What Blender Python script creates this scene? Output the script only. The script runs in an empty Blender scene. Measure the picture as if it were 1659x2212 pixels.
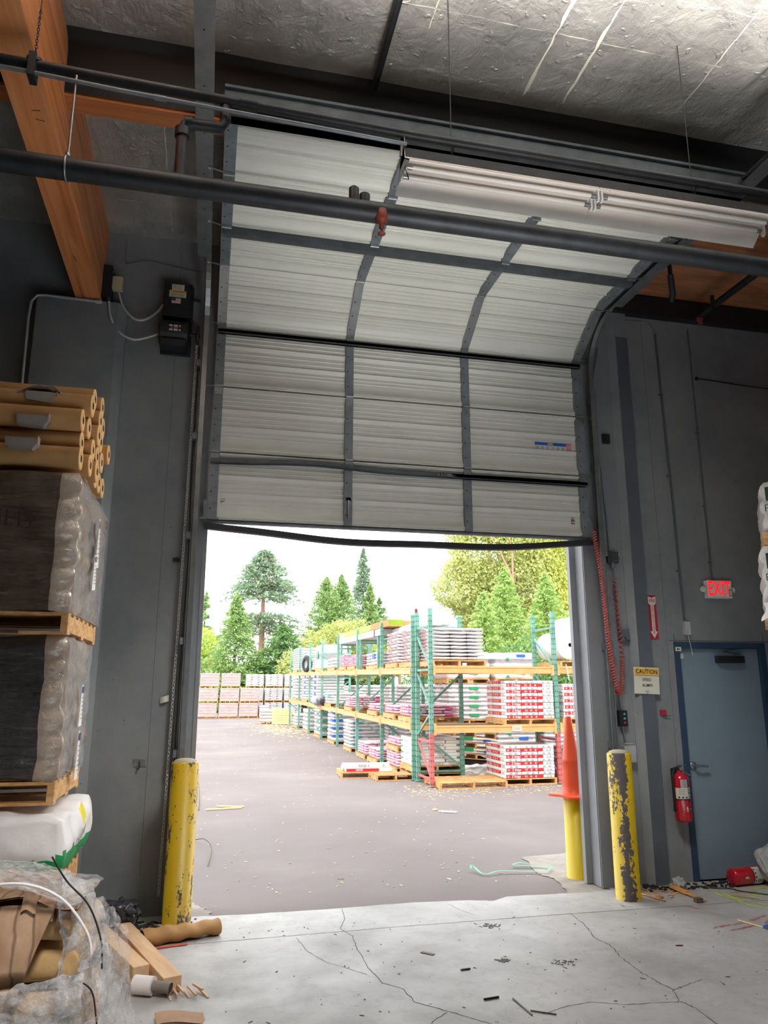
import bpy, math, random
import numpy as np
from mathutils import Vector, Matrix, Euler, noise
R = math.radians
PI = math.pi
random.seed(7)
sc = bpy.context.scene
COL = sc.collection
# ------------------------------------------------------------------ camera
cam_d = bpy.data.cameras.new('camera'); cam = bpy.data.objects.new('camera', cam_d); COL.objects.link(cam)
cam_d.sensor_fit = 'VERTICAL'; cam_d.sensor_height = 36; cam_d.sensor_width = 27
cam_d.lens = 1632.5 / 2212 * 36
cam_d.clip_end = 500
cam.location = (0, 0, 1.75)
cam.rotation_euler = Euler((R(90 + 13.08), 0, R(-12.98)), 'XYZ')
sc.camera = cam
# ------------------------------------------------------------------ view, sky, lights
sc.view_settings.view_transform = 'Standard'
sc.view_settings.look = 'None'
sc.view_settings.exposure = 0.0
sc.view_settings.gamma = 1.0
sc.view_settings.use_curve_mapping = False
world = bpy.data.worlds.new('overcast_sky'); sc.world = world; world.use_nodes = True
wb = world.node_tree.nodes['Background']
wb.inputs[0].default_value = (.955, .98, 1.0, 1); wb.inputs[1].default_value = 3.7

def light(name, kind, loc, rot, energy, color=(1, 1, 1), **kw):
    d = bpy.data.lights.new(name, kind); d.energy = energy; d.color = color
    for k, v in kw.items(): setattr(d, k, v)
    o = bpy.data.objects.new(name, d); COL.objects.link(o); o.location = loc; o.rotation_euler = rot
    return o
light('hazy_sun', 'SUN', (0, 20, 30), (R(40), R(-14), 0), 2.2, (1, .93, .82), angle=R(25))
# added spots out of view; light bounced off the floor lifts beam and door
for lx, ly, e in ((1.5, 1.9, 6400), (3.1, 1.9, 6000)):
    light('floor_bounce_spot', 'SPOT', (lx, ly, 5.6), (0, 0, 0), e, (.84, .94, 1), spot_size=R(40), spot_blend=.6, shadow_soft_size=.25)

# uplight of the pendant lamps, washing the foil ceiling nearest the camera
for lx in (-.5, .9, 2.3, 3.7):
    light('pendant_uplight', 'SPOT', (lx, 2.6, 4.9), (PI, 0, 0), 270, (1, .94, .87), spot_size=R(118), spot_blend=.5, shadow_soft_size=.12)
# added fill spots without fixtures: two at the foot of the door wall, one on the torn load, one by the far jamb on the stacked loads,
# and an added one low down, out of view, turned up at the raised door
for p, q, e, w in (((1.3, 3.95, 4.7), (-.5, 6.6, .4), 460, 40), ((2.2, 3.95, 4.7), (4.5, 6.6, .6), 420, 40), ((.5, .8, 5.6), (-.75, 4.2, .45), 1300, 24), ((3.3, 5.6, 5.0), (-.85, 5.4, 2.5), 520, 46), ((1.75, 1.0, .5), (1.75, 5.3, 5.35), 800, 38)):
    light('fill_spot', 'SPOT', p, (Vector(q) - Vector(p)).to_track_quat('-Z', 'Y').to_euler(), e, (1, .97, .92), spot_size=R(w), spot_blend=1.0, shadow_soft_size=.5)

# ------------------------------------------------------------------ materials
MATS = {}
def lin(c):
    f = lambda u: u / 12.92 if u <= .04045 else ((u + .055) / 1.055) ** 2.4
    return tuple(f(x / 255) for x in c)
class NT:
    def __init__(s, name):
        s.m = bpy.data.materials.new(name); s.m.use_nodes = True; s.t = s.m.node_tree; s.N = s.t.nodes; s.L = s.t.links
        s.b = s.N['Principled BSDF']; s.out = s.N['Material Output']; s._tc = None
    def n(s, typ, **kw):
        o = s.N.new(typ)
        for k, v in kw.items():
            if k[0] == 'i' and k[1:].isdigit(): s.put(o.inputs[int(k[1:])], v)
            else: setattr(o, k, v)
        return o
    def put(s, sock, v):
        if isinstance(v, bpy.types.NodeSocket): s.L.new(v, sock)
        elif isinstance(v, (tuple, list)) and len(v) == 3 and sock.type == 'RGBA': sock.default_value = (*v, 1)
        else: sock.default_value = v
    def co(s, scale=(1, 1, 1), rnd=False):
        if s._tc is None: s._tc = s.n('ShaderNodeTexCoord')
        mp = s.n('ShaderNodeMapping'); s.L.new(s._tc.outputs['Object'], mp.inputs[0]); mp.inputs['Scale'].default_value = scale
        if rnd:
            oi = s.n('ShaderNodeObjectInfo'); mu = s.n('ShaderNodeMath', operation='MULTIPLY', i0=oi.outputs['Random'], i1=37.0)
            s.L.new(mu.outputs[0], mp.inputs['Location'])
        return mp.outputs[0]
    def noise(s, vec, scale, detail=4, rough=.6, dist=0):
        o = s.n('ShaderNodeTexNoise'); s.L.new(vec, o.inputs['Vector'])
        o.inputs['Scale'].default_value = scale; o.inputs['Detail'].default_value = detail; o.inputs['Roughness'].default_value = rough; o.inputs['Distortion'].default_value = dist
        return o.outputs['Fac']
    def ramp(s, fac, stops):
        o = s.n('ShaderNodeValToRGB'); s.L.new(fac, o.inputs[0]); e = o.color_ramp.elements
        while len(e) < len(stops): e.new(.5)
        for k, (p, c) in zip(e, stops): k.position = p; k.color = (*c, 1) if len(c) == 3 else c
        return o.outputs[0]
    def mix(s, fac, a, b, mode='MIX'):
        o = s.n('ShaderNodeMix', data_type='RGBA', blend_type=mode)
        s.put(o.inputs[0], fac); s.put(o.inputs[6], a); s.put(o.inputs[7], b)
        return o.outputs[2]
    def math(s, op, a, b=0.0):
        o = s.n('ShaderNodeMath', operation=op); s.put(o.inputs[0], a); s.put(o.inputs[1], b); return o.outputs[0]
    def bump(s, h, strength=.3, dist=.01):
        o = s.n('ShaderNodeBump'); s.put(o.inputs['Height'], h); o.inputs['Strength'].default_value = strength; o.inputs['Distance'].default_value = dist
        s.L.new(o.outputs[0], s.b.inputs['Normal'])
    def set(s, **kw):
        for k, v in kw.items(): s.put(s.b.inputs[k.replace('_', ' ')], v)
g3 = lambda v: (v, v, v)
def mat(name, col, rough=.6, metal=0.0, var=.18, vs=4.0, bump=0.0, bs=40.0, scale=(1, 1, 1), col2=None, rnd=False, spec=None, coat=0, trans=None):
    """plain procedural material: two noise-mixed tones plus optional bump"""
    if name in MATS: return MATS[name]
    s = NT(name); v = s.co(scale, rnd)
    a = tuple(c * (1 - var) for c in col); b = col2 or tuple(min(1, c * (1 + var)) for c in col)
    f = s.ramp(s.noise(v, vs, 5), [(.3, g3(0)), (.7, g3(1))])
    s.set(Base_Color=s.mix(f, a, b), Roughness=rough, Metallic=metal)
    if bump: s.bump(s.noise(v, bs, 4), bump, .01)
    if spec is not None: s.set(Specular_IOR_Level=spec)
    if coat: s.set(Coat_Weight=coat)
    if trans is not None: s.set(Alpha=trans)
    MATS[name] = s.m
    return s.m

def m_concrete_wall():
    s = NT('painted_concrete'); v = s.co(); st = s.co((1, 1, .12))
    a = s.ramp(s.noise(v, 1.3, 6, .65), [(.3, lin((114, 119, 125))), (.72, lin((146, 148, 149)))])
    a = s.mix(s.math('MULTIPLY', s.ramp(s.noise(st, 6, 5), [(.5, g3(0)), (.75, g3(1))]), .35), a, lin((120, 122, 125)))
    a = s.mix(s.ramp(s.noise(v, 26, 3), [(.70, g3(0)), (.76, g3(1))]), a, lin((96, 94, 92)))
    s.set(Base_Color=a, Roughness=.75); s.bump(s.noise(v, 60, 4), .12, .01)
    MATS['wall'] = s.m
def m_floor():
    s = NT('concrete_floor'); v = s.co()
    a = s.ramp(s.noise(v, 1.1, 7, .62), [(.3, lin((146, 144, 142))), (.5, lin((176, 174, 173))), (.72, lin((194, 192, 192)))])
    a = s.mix(s.math('MULTIPLY', s.ramp(s.noise(v, 11, 6, .7), [(.5, g3(0)), (.75, g3(1))]), .5), a, lin((140, 137, 134)))
    a = s.mix(s.ramp(s.noise(v, 34, 2, .5, .6), [(.73, g3(0)), (.77, g3(1))]), a, lin((78, 74, 72)))
    vo = s.n('ShaderNodeTexVoronoi', feature='DISTANCE_TO_EDGE')
    dv = s.n('ShaderNodeVectorMath', operation='ADD'); s.L.new(v, dv.inputs[0])
    nz = s.n('ShaderNodeTexNoise'); s.L.new(v, nz.inputs['Vector']); nz.inputs['Scale'].default_value = 3
    s.L.new(nz.outputs['Color'], dv.inputs[1]); s.L.new(dv.outputs[0], vo.inputs['Vector']); vo.inputs['Scale'].default_value = 3.2
    hair = s.ramp(vo.outputs['Distance'], [(.0, g3(1)), (.010, g3(0))])
    hm = s.ramp(s.noise(v, .9, 3), [(.5, g3(0)), (.6, g3(.55))])
    a = s.mix(s.math('MULTIPLY', hair, hm), a, lin((105, 102, 100)))
    s.set(Base_Color=a, Roughness=s.ramp(s.noise(v, 2.5, 5), [(.3, g3(.42)), (.7, g3(.7))])); s.bump(s.noise(v, 45, 4), .08, .01)
    MATS['floor'] = s.m
def m_asphalt():
    s = NT('asphalt'); v = s.co()
    a = s.ramp(s.noise(v, .35, 6, .6), [(.3, lin((118, 108, 106))), (.55, lin((131, 121, 119))), (.75, lin((148, 139, 134)))])
    a = s.mix(s.math('MULTIPLY', s.noise(v, 90, 2), .45), a, lin((96, 90, 90)))
    a = s.mix(s.ramp(s.noise(v, 9, 3, .5), [(.72, g3(0)), (.78, g3(.6))]), a, lin((178, 160, 132)))
    s.set(Base_Color=a, Roughness=.9); s.bump(s.noise(v, 120, 3), .3, .01)
    MATS['asphalt'] = s.m
def m_foil():
    s = NT('foil_insulation'); v = s.co(); w = s.co((1, .25, 1))
    a = s.ramp(s.noise(v, 2.2, 5), [(.3, lin((168, 168, 166))), (.7, lin((206, 203, 198)))])
    s.set(Base_Color=a, Metallic=.6, Roughness=.42)
    h = s.math('ADD', s.math('MULTIPLY', s.noise(v, 5, 6, .6, .4), 1.2), s.math('MULTIPLY', s.noise(w, 22, 3), .35))
    sp = s.ramp(s.noise(v, 14, 1), [(.66, g3(0)), (.72, g3(1))])
    h = s.math('ADD', h, s.math('MULTIPLY', sp, .18))
    s.bump(h, .6, .05); MATS['foil'] = s.m
def m_wood(name, c0, c1, c2, scale, rough=.55, ring=9, coat=.0):
    """grain streaks: noise stretched along the board by the mapping scale"""
    s = NT(name); v = s.co(scale, True); v2 = s.co(tuple(k * .3 for k in scale), True)
    f = s.math('ADD', s.math('MULTIPLY', s.noise(v, ring, 5, .6, .8), .6), s.math('MULTIPLY', s.noise(v2, ring, 3, .5, 2.5), .4))
    a = s.ramp(f, [(.34, c0), (.5, c1), (.66, c2)])
    s.set(Base_Color=a, Roughness=rough, Coat_Weight=coat); s.bump(f, .08, .01); MATS[name] = s.m
def scrape(s, v, v2, scale):
    """a long scraped stripe down the traffic side of a post, ragged by noise"""
    sp = s.n('ShaderNodeSeparateXYZ'); s.L.new(s._tc.outputs['Object'], sp.inputs[0])
    n = s.math('ADD', s.math('MULTIPLY', s.noise(v, scale, 7, .72, .3), .7), s.math('MULTIPLY', s.noise(v2, scale * 6, 3), .3))
    d = s.math('MULTIPLY', s.math('ABSOLUTE', s.math('SUBTRACT', sp.outputs[0], -.038)), 4.6)
    e = s.math('MULTIPLY', s.math('ABSOLUTE', s.math('SUBTRACT', sp.outputs[2], .62)), .28)
    return s.math('SUBTRACT', s.math('SUBTRACT', s.math('MULTIPLY', n, 1.7), .11), s.math('ADD', d, s.math('MULTIPLY', e, e)))
def m_worn(name, col, under, lo, hi, scale=7.0, stretch=(1, 1, .35), band=False):
    s = NT(name); v = s.co(stretch); v2 = s.co()
    f = s.ramp(s.math('ADD', s.math('MULTIPLY', s.noise(v, scale, 7, .72, .3), .75), s.math('MULTIPLY', s.noise(v2, scale * 6, 3), .25)), [(lo, g3(0)), (hi, g3(1))])
    if band: f = s.ramp(scrape(s, v, v2, scale), [(lo, g3(0)), (hi, g3(1))])
    c = s.mix(s.noise(v2, 3, 4), tuple(x * .8 for x in col), col)
    s.set(Base_Color=s.mix(f, c, under), Roughness=s.mix(f, g3(.42), g3(.7))); s.bump(f, .2, .004); MATS[name] = s.m
def m_wrap(name, c0, c1, glint, rough=.28, stretch=(1, 1, 5)):
    """goods seen through tight plastic film: glossy, streaked"""
    s = NT(name); v = s.co(stretch, True); u = s.co((1, 1, 1), True)
    a = s.ramp(s.noise(u, 6, 6, .65), [(.3, c0), (.7, c1)])
    st = s.ramp(s.noise(v, 5, 6, .7, .5), [(.55, g3(0)), (.72, g3(1))])
    s.set(Base_Color=s.mix(s.math('MULTIPLY', st, .55), a, glint), Roughness=rough, Coat_Weight=.7, Coat_Roughness=.15)
    s.bump(s.math('ADD', s.noise(v, 9, 5, .7, .8), s.noise(u, 14, 4)), .55, .02); MATS[name] = s.m
def m_film(name, alpha=.4, col=(.86, .86, .87)):
    s = NT(name); v = s.co((1, 1, 1), True); st = s.co((1.2, 1.2, 5))
    f = s.ramp(s.math('ADD', s.math('MULTIPLY', s.noise(v, 16, 6, .7, 1.2), .6), s.math('MULTIPLY', s.noise(st, 9, 5, .7, .6), .4)), [(.38, g3(alpha * .4)), (.62, g3(min(1, alpha * 1.9)))])
    s.set(Base_Color=col, Roughness=.2, Coat_Weight=.5, Alpha=f, Specular_IOR_Level=.8); s.bump(s.noise(v, 22, 6, .75, 1.5), 1.0, .02); MATS[name] = s.m
def m_corrugated():
    s = NT('corrugated'); v = s.co(); w = s.n('ShaderNodeTexWave', wave_type='BANDS', bands_direction='X'); s.L.new(v, w.inputs['Vector'])
    w.inputs['Scale'].default_value = 4.2; w.inputs['Distortion'].default_value = 2.5; w.inputs['Detail'].default_value = 2; w.inputs['Detail Scale'].default_value = 1.2
    a = s.ramp(s.noise(v, 6, 5), [(.3, lin((150, 118, 92))), (.7, lin((184, 150, 122)))])
    a = s.mix(s.ramp(w.outputs['Fac'], [(.0, g3(.8)), (.12, g3(0))]), a, lin((104, 80, 62)))
    s.set(Base_Color=a, Roughness=.85); s.bump(w.outputs['Fac'], .35, .01); MATS['corrugated'] = s.m
def m_leaf(name, c0, c1, c2, tr=.35):
    s = NT(name); ge = s.n('ShaderNodeNewGeometry'); v = s.co()
    a = s.ramp(ge.outputs['Random Per Island'], [(0, c0), (.5, c1), (1, c2)])
    a = s.mix(s.math('MULTIPLY', s.ramp(s.noise(v, .9, 3), [(.35, g3(0)), (.65, g3(1))]), .5), a, c1)
    d = s.n('ShaderNodeBsdfDiffuse', i0=a); t = s.n('ShaderNodeBsdfTranslucent', i0=a); mx = s.n('ShaderNodeMixShader', i0=tr)
    s.L.new(d.outputs[0], mx.inputs[1]); s.L.new(t.outputs[0], mx.inputs[2]); s.L.new(mx.outputs[0], s.out.inputs[0]); MATS[name] = s.m
def m_emit(name, col, e):
    s = NT(name); s.set(Base_Color=col, Emission_Color=col, Emission_Strength=e, Roughness=.5); MATS[name] = s.m
m_concrete_wall(); m_floor(); m_asphalt(); m_foil()
m_wood('glulam', lin((178, 98, 50)), lin((220, 140, 84)), lin((230, 160, 106)), (2.2, .1, 2.2), .5, 7)
m_wood('purlin_wood', lin((150, 84, 44)), lin((176, 106, 58)), lin((190, 122, 72)), (.1, 2.2, 2.2), .5, 7)
m_wood('plywood', lin((120, 72, 46)), lin((160, 102, 68)), lin((184, 126, 90)), (.25, 1.6, 1), .6, 5)
m_wood('pallet_wood', lin((170, 118, 66)), lin((206, 160, 104)), lin((222, 182, 130)), (2, 2, 6), .75, 4)
m_wood('new_lumber', lin((196, 152, 112)), lin((216, 178, 140)), lin((228, 196, 160)), (3, .4, 3), .65, 4)
m_wood('splinter_wood', lin((176, 116, 52)), lin((210, 150, 80)), lin((224, 176, 110)), (6, 1, 6), .7, 4)
m_worn('yellow_paint', lin((208, 172, 16)), lin((70, 64, 60)), .535, .565, 8.0)
m_worn('yellow_paint_scraped', lin((216, 184, 22)), lin((78, 72, 74)), .52, .56, 6.0, (1, 1, .3), band=True)
m_worn('yellow_paint_clean', lin((226, 196, 10)), lin((90, 74, 40)), .66, .70)
m_worn('cone_orange', lin((232, 84, 40)), lin((140, 48, 30)), .55, .75, 5)
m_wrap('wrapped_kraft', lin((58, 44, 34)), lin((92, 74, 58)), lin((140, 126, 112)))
m_wrap('wrapped_kraft_lit', lin((150, 130, 114)), lin((186, 168, 152)), lin((214, 204, 194)), .3, (2, 2, 2))  # paler copy for the end faces, doorway light painted into the tone
m_wrap('wrapped_dark', lin((40, 40, 42)), lin((66, 64, 62)), lin((120, 118, 112)))
m_wrap('wrapped_white', lin((196, 194, 196)), lin((220, 218, 220)), lin((236, 236, 238)), .45, (1, 1, 3))
m_wrap('wrapped_white_red', lin((206, 176, 170)), lin((222, 206, 202)), lin((236, 226, 224)), .5, (1, 1, 9))
m_corrugated(); m_film('stretch_film', .42, (.92, .92, .94)); m_film('thin_film', .3)
# ------------------------------------------------------------------ mesh builder
class MB:
    def __init__(s): s.v = []; s.f = []; s.m = []; s.s = []
    def add(s, vs, fs, mi=0, smooth=False, M=None):
        o = len(s.v)
        s.v += [tuple(M @ Vector(v)) for v in vs] if M is not None else [tuple(v) for v in vs]
        for f in fs: s.f.append(tuple(i + o for i in f)); s.m.append(mi); s.s.append(smooth)
        return s
    def box(s, c, d, mi=0, rot=None, M=None):
        x, y, z = (k / 2 for k in d)
        vs = [Vector(p) for p in ((-x, -y, -z), (x, -y, -z), (x, y, -z), (-x, y, -z), (-x, -y, z), (x, -y, z), (x, y, z), (-x, y, z))]
        if rot is not None:
            rm = (Euler(rot).to_matrix() if not isinstance(rot, Matrix) else rot); vs = [rm @ v for v in vs]
        vs = [v + Vector(c) for v in vs]
        return s.add(vs, [(0, 3, 2, 1), (4, 5, 6, 7), (0, 1, 5, 4), (1, 2, 6, 5), (2, 3, 7, 6), (3, 0, 4, 7)], mi, False, M)
    def bx(s, x0, x1, y0, y1, z0, z1, mi=0, M=None):
        return s.box(((x0 + x1) / 2, (y0 + y1) / 2, (z0 + z1) / 2), (x1 - x0, y1 - y0, z1 - z0), mi, None, M)
    def bar(s, p0, p1, w, h, mi=0, up=(0, 0, 1)):
        p0 = Vector(p0); p1 = Vector(p1); d = p1 - p0; L = d.length; d.normalize(); u = Vector(up)
        if abs(d.dot(u)) > .98: u = Vector((0, 1, 0))
        a = d.cross(u).normalized(); b = a.cross(d)
        rm = Matrix((a, d, b)).transposed()
        return s.box((p0 + p1) / 2, (w, L, h), mi, rm)
    def tube(s, pts, r, n=8, mi=0, closed=False, caps=True):
        P = [Vector(p) for p in pts]; k = len(P); rings = []; a = None
        for i, p in enumerate(P):
            if closed: t = P[(i + 1) % k] - P[i - 1]
            else: t = (P[min(i + 1, k - 1)] - P[max(i - 1, 0)])
            t.normalize()
            if a is None: a = t.orthogonal().normalized()
            a = (a - t * a.dot(t)).normalized(); b = t.cross(a)
            rr = r[i] if isinstance(r, (list, tuple)) else r
            rings.append([p + (a * math.cos(2 * PI * j / n) + b * math.sin(2 * PI * j / n)) * rr for j in range(n)])
        vs = [v for q in rings for v in q]; fs = []
        for i in range(k if closed else k - 1):
            i2 = (i + 1) % k
            for j in range(n): fs.append((i * n + j, i * n + (j + 1) % n, i2 * n + (j + 1) % n, i2 * n + j))
        s.add(vs, fs, mi, True)
        if caps and not closed:
            s.add(rings[0], [tuple(reversed(range(n)))], mi); s.add(rings[-1], [tuple(range(n))], mi)
        return s
    def cyl(s, p0, p1, r0, r1=None, n=16, mi=0): return s.tube([p0, p1], [r0, r0 if r1 is None else r1], n, mi)
    def lathe(s, prof, n=24, mi=0, M=None, smooth=True):
        vs = []; fs = []; k = len(prof)
        for r, z in prof:
            for j in range(n): vs.append((r * math.cos(2 * PI * j / n), r * math.sin(2 * PI * j / n), z))
        for i in range(k - 1):
            for j in range(n): fs.append((i * n + j, i * n + (j + 1) % n, (i + 1) * n + (j + 1) % n, (i + 1) * n + j))
        if prof[0][0] > 1e-5: pass
        return s.add(vs, fs, mi, smooth, M)
    def prism(s, poly, d0, d1, M=None, mi=0):
        """polygon in local XZ extruded along local Y from d0 to d1"""
        n = len(poly); vs = [(x, d0, z) for x, z in poly] + [(x, d1, z) for x, z in poly]
        fs = [tuple(range(n)), tuple(reversed(range(n, 2 * n)))] + [(i, i + n, (i + 1) % n + n, (i + 1) % n) for i in range(n)]
        return s.add(vs, fs, mi, False, M)
    def grid(s, fn, nu, nv, mi=0, smooth=True, M=None):
        vs = [fn(i / nu, j / nv) for j in range(nv + 1) for i in range(nu + 1)]
        fs = [(j * (nu + 1) + i, j * (nu + 1) + i + 1, (j + 1) * (nu + 1) + i + 1, (j + 1) * (nu + 1) + i) for j in range(nv) for i in range(nu)]
        return s.add(vs, fs, mi, smooth, M)
    def cube_grid(s, n, fn, mi=0, smooth=True, M=None):
        """subdivided cube in [-1,1]^3 mapped by fn; n = (nx, ny, nz)"""
        ids = {}; vs = []; fs = []
        def vid(i, j, k):
            q = (i, j, k)
            if q not in ids:
                ids[q] = len(vs); vs.append(fn(2 * i / n[0] - 1, 2 * j / n[1] - 1, 2 * k / n[2] - 1))
            return ids[q]
        for i in range(n[0]):
            for j in range(n[1]):
                fs.append((vid(i, j, 0), vid(i, j + 1, 0), vid(i + 1, j + 1, 0), vid(i + 1, j, 0)))
                fs.append((vid(i, j, n[2]), vid(i + 1, j, n[2]), vid(i + 1, j + 1, n[2]), vid(i, j + 1, n[2])))
        for i in range(n[0]):
            for k in range(n[2]):
                fs.append((vid(i, 0, k), vid(i + 1, 0, k), vid(i + 1, 0, k + 1), vid(i, 0, k + 1)))
                fs.append((vid(i, n[1], k), vid(i, n[1], k + 1), vid(i + 1, n[1], k + 1), vid(i + 1, n[1], k)))
        for j in range(n[1]):
            for k in range(n[2]):
                fs.append((vid(0, j, k), vid(0, j, k + 1), vid(0, j + 1, k + 1), vid(0, j + 1, k)))
                fs.append((vid(n[0], j, k), vid(n[0], j + 1, k), vid(n[0], j + 1, k + 1), vid(n[0], j, k + 1)))
        return s.add(vs, fs, mi, smooth, M)
    def pillow(s, c, d, n=(8, 6, 4), bulge=.35, wob=.012, seed=0, mi=0, M=None):
        """a filled bag: flat-ish faces, pinched rim"""
        L, W, H = d; sd = Vector((seed * 7.3, seed * 3.1, seed * 1.7))
        def fn(x, y, z):
            e = max(abs(x) ** 5, abs(y) ** 5)
            zz = z * (1 - bulge * e)
            k = 1 - .06 * abs(z) ** 2
            p = Vector((x * L / 2 * k, y * W / 2 * k, zz * H / 2))
            return p + noise.noise_vector(p * 6 + sd) * wob + Vector(c)
        return s.cube_grid(n, fn, mi, True, M)
    def layered(s, c, d, layers, groove=.02, cols=(1, 1), wob=.012, seed=0, mi=0, M=None):
        """a block of stacked bags under film: horizontal grooves between layers, vertical ones between columns"""
        L, W, H = d; n = (max(8, cols[0] * 6), max(8, cols[1] * 6), layers * 4); sd = Vector((seed * 5.1, seed * 2.7, seed * 1.3))
        def fn(x, y, z):
            t = (z + 1) / 2 * layers; g = abs(t - round(t)) * 2
            dz = groove * (1 - g) ** 2
            def cg(u, q):
                t = (u + 1) / 2 * q; return groove * .8 * max(0, 1 - abs(t - round(t)) * 5) if q > 1 and abs(u) < .98 else 0
            X = x * (L / 2 - (dz if abs(x) > .99 else 0)); Y = y * (W / 2 - (dz if abs(y) > .99 else 0)); Z = z * H / 2
            if abs(y) > .99: Y -= math.copysign(cg(x, cols[0]), y)
            if abs(x) > .99: X -= math.copysign(cg(y, cols[1]), x)
            p = Vector((X, Y, Z))
            return p + noise.noise_vector(p * 4 + sd) * wob + Vector(c)
        return s.cube_grid(n, fn, mi, True, M)
    def text(s, txt, size, M, mi=0, depth=.001, align='CENTER', bold=0.0):
        vs, fs = text_mesh(txt, size, depth, align, bold)
        return s.add(vs, fs, mi, False, M)
    def mesh(s, name, mats):
        me = bpy.data.meshes.new(name); me.from_pydata([(float(a), float(b_), float(c)) for a, b_, c in s.v], [], [tuple(int(i) for i in f) for f in s.f])
        for m in (mats if isinstance(mats, (list, tuple)) else [mats]): me.materials.append(MATS[m] if isinstance(m, str) else m)
        me.polygons.foreach_set('material_index', s.m); me.polygons.foreach_set('use_smooth', s.s); me.update()
        return me
    def build(s, name, mats, parent=None, loc=None, rz=0, bevel=0, label=None, sub=0):
        o = bpy.data.objects.new(name, s.mesh(name, mats)); COL.objects.link(o)
        if parent is not None: o.parent = parent
        if loc is not None: o.location = loc
        if rz: o.rotation_euler = (0, 0, rz)
        if bevel:
            b = o.modifiers.new('bevel', 'BEVEL'); b.width = bevel; b.segments = 2; b.limit_method = 'ANGLE'; b.angle_limit = R(40)
        if sub:
            b = o.modifiers.new('sub', 'SUBSURF'); b.levels = sub; b.render_levels = sub
        if label: o['label'] = label
        return o
def flake(b, x, y, s, rn, mi=0, z=.0005, h=.003, long=1.0):
    """an irregular flat chip lying on the ground"""
    n = rn.choice((4, 5, 6)); a0 = rn.uniform(0, 2 * PI); ca, sa = math.cos(a0), math.sin(a0); pts = []
    for j in range(n):
        a = 2 * PI * (j + rn.uniform(-.3, .3)) / n; r = s * rn.uniform(.5, 1.15); px, py = r * math.cos(a) * long, r * math.sin(a) / max(1, long ** .5)
        pts.append((x + px * ca - py * sa, y + px * sa + py * ca))
    t = [h * rn.uniform(.4, 1.3) for _ in range(n)]
    b.add([(px, py, z) for px, py in pts] + [(px, py, z + q) for (px, py), q in zip(pts, t)], [tuple(reversed(range(n))), tuple(range(n, 2 * n))] + [(j, (j + 1) % n, (j + 1) % n + n, j + n) for j in range(n)], mi)
def smooth(pts, k=8):
    P = [Vector(p) for p in pts]; out = []
    for i in range(len(P) - 1):
        a0 = P[max(i - 1, 0)]; a1 = P[i]; a2 = P[i + 1]; a3 = P[min(i + 2, len(P) - 1)]
        for q in range(k):
            u = q / k; out.append(.5 * ((2 * a1) + (a2 - a0) * u + (2 * a0 - 5 * a1 + 4 * a2 - a3) * u * u + (3 * a1 - a0 - 3 * a2 + a3) * u ** 3))
    return out + [P[-1]]
_tx = {}
def text_mesh(txt, size, depth, align, bold):
    k = (txt, align, bold)
    if k not in _tx:
        cu = bpy.data.curves.new('t', 'FONT'); cu.body = txt; cu.size = 1; cu.align_x = align; cu.align_y = 'CENTER'; cu.resolution_u = 2; cu.offset = bold
        o = bpy.data.objects.new('t', cu); COL.objects.link(o)
        dg = bpy.context.evaluated_depsgraph_get(); me = o.evaluated_get(dg).to_mesh()
        _tx[k] = ([tuple(v.co) for v in me.vertices], [tuple(p.vertices) for p in me.polygons])
        o.evaluated_get(dg).to_mesh_clear(); bpy.data.objects.remove(o); bpy.data.curves.remove(cu)
    vs, fs = _tx[k]
    return [(x * size, y * size, depth) for x, y, z in vs], fs
def facing(loc, d, sx=1.0):
    """matrix for flat art: local x = reading direction, y = up, z = out of the surface; d is '-y', '+x', '-x', '-z' or 'up'"""
    ax = {'-y': ((1, 0, 0), (0, 0, 1), (0, -1, 0)), '+x': ((0, 1, 0), (0, 0, 1), (1, 0, 0)), '-x': ((0, -1, 0), (0, 0, 1), (-1, 0, 0)), 'up': ((1, 0, 0), (0, 1, 0), (0, 0, 1)), '-z': ((1, 0, 0), (0, -1, 0), (0, 0, -1))}[d]
    m = Matrix([Vector(a) for a in ax]).transposed().to_4x4()
    return Matrix.Translation(loc) @ m @ Matrix.Diagonal((sx, 1, 1, 1))
def tag(o, label, cat, group=None):
    o['label'] = label; o['category'] = cat
    if group: o['group'] = group
    n = len(label.split())
    if not 4 <= n <= 16: print('LABEL LENGTH', n, label)
    return o
def thing(name, label, cat, loc=(0, 0, 0), rz=0, group=None):
    o = bpy.data.objects.new(name, None); COL.objects.link(o); o.empty_display_size = .1
    o.location = loc; o.rotation_euler = (0, 0, rz)
    return tag(o, label, cat, group)
def one(mb, name, mats, label, cat, loc=(0, 0, 0), rz=0, group=None, bevel=0):
    return tag(mb.build(name, mats, None, loc, rz, bevel), label, cat, group)
def struct(mb, name, mats, parent=None, bevel=0):
    o = mb.build(name, mats, parent, bevel=bevel)
    if parent is None: o['kind'] = 'structure'
    return o
def kids(o): return KIDS.setdefault(o.name, [c for c in bpy.data.objects if c.parent == o])
KIDS = {}
def copy_tree(o, loc, rz=None, label=None, group=None, rot=None):
    r = o.copy(); COL.objects.link(r); r.location = loc
    if rz is not None: r.rotation_euler = (0, 0, rz)
    if rot is not None: r.rotation_euler = rot
    if label:
        r['label'] = label
        if not 4 <= len(label.split()) <= 16: print('LABEL LENGTH', len(label.split()), label)
    if group: r['group'] = group
    for c in kids(o):
        d = c.copy(); COL.objects.link(d); d.parent = r
        for e in kids(c):
            f = e.copy(); COL.objects.link(f); f.parent = d
    return r
ORD = ['top', 'second', 'third', 'fourth', 'fifth', 'sixth', 'seventh', 'eighth', 'ninth', 'tenth', 'eleventh', 'twelfth', 'thirteenth']
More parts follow.
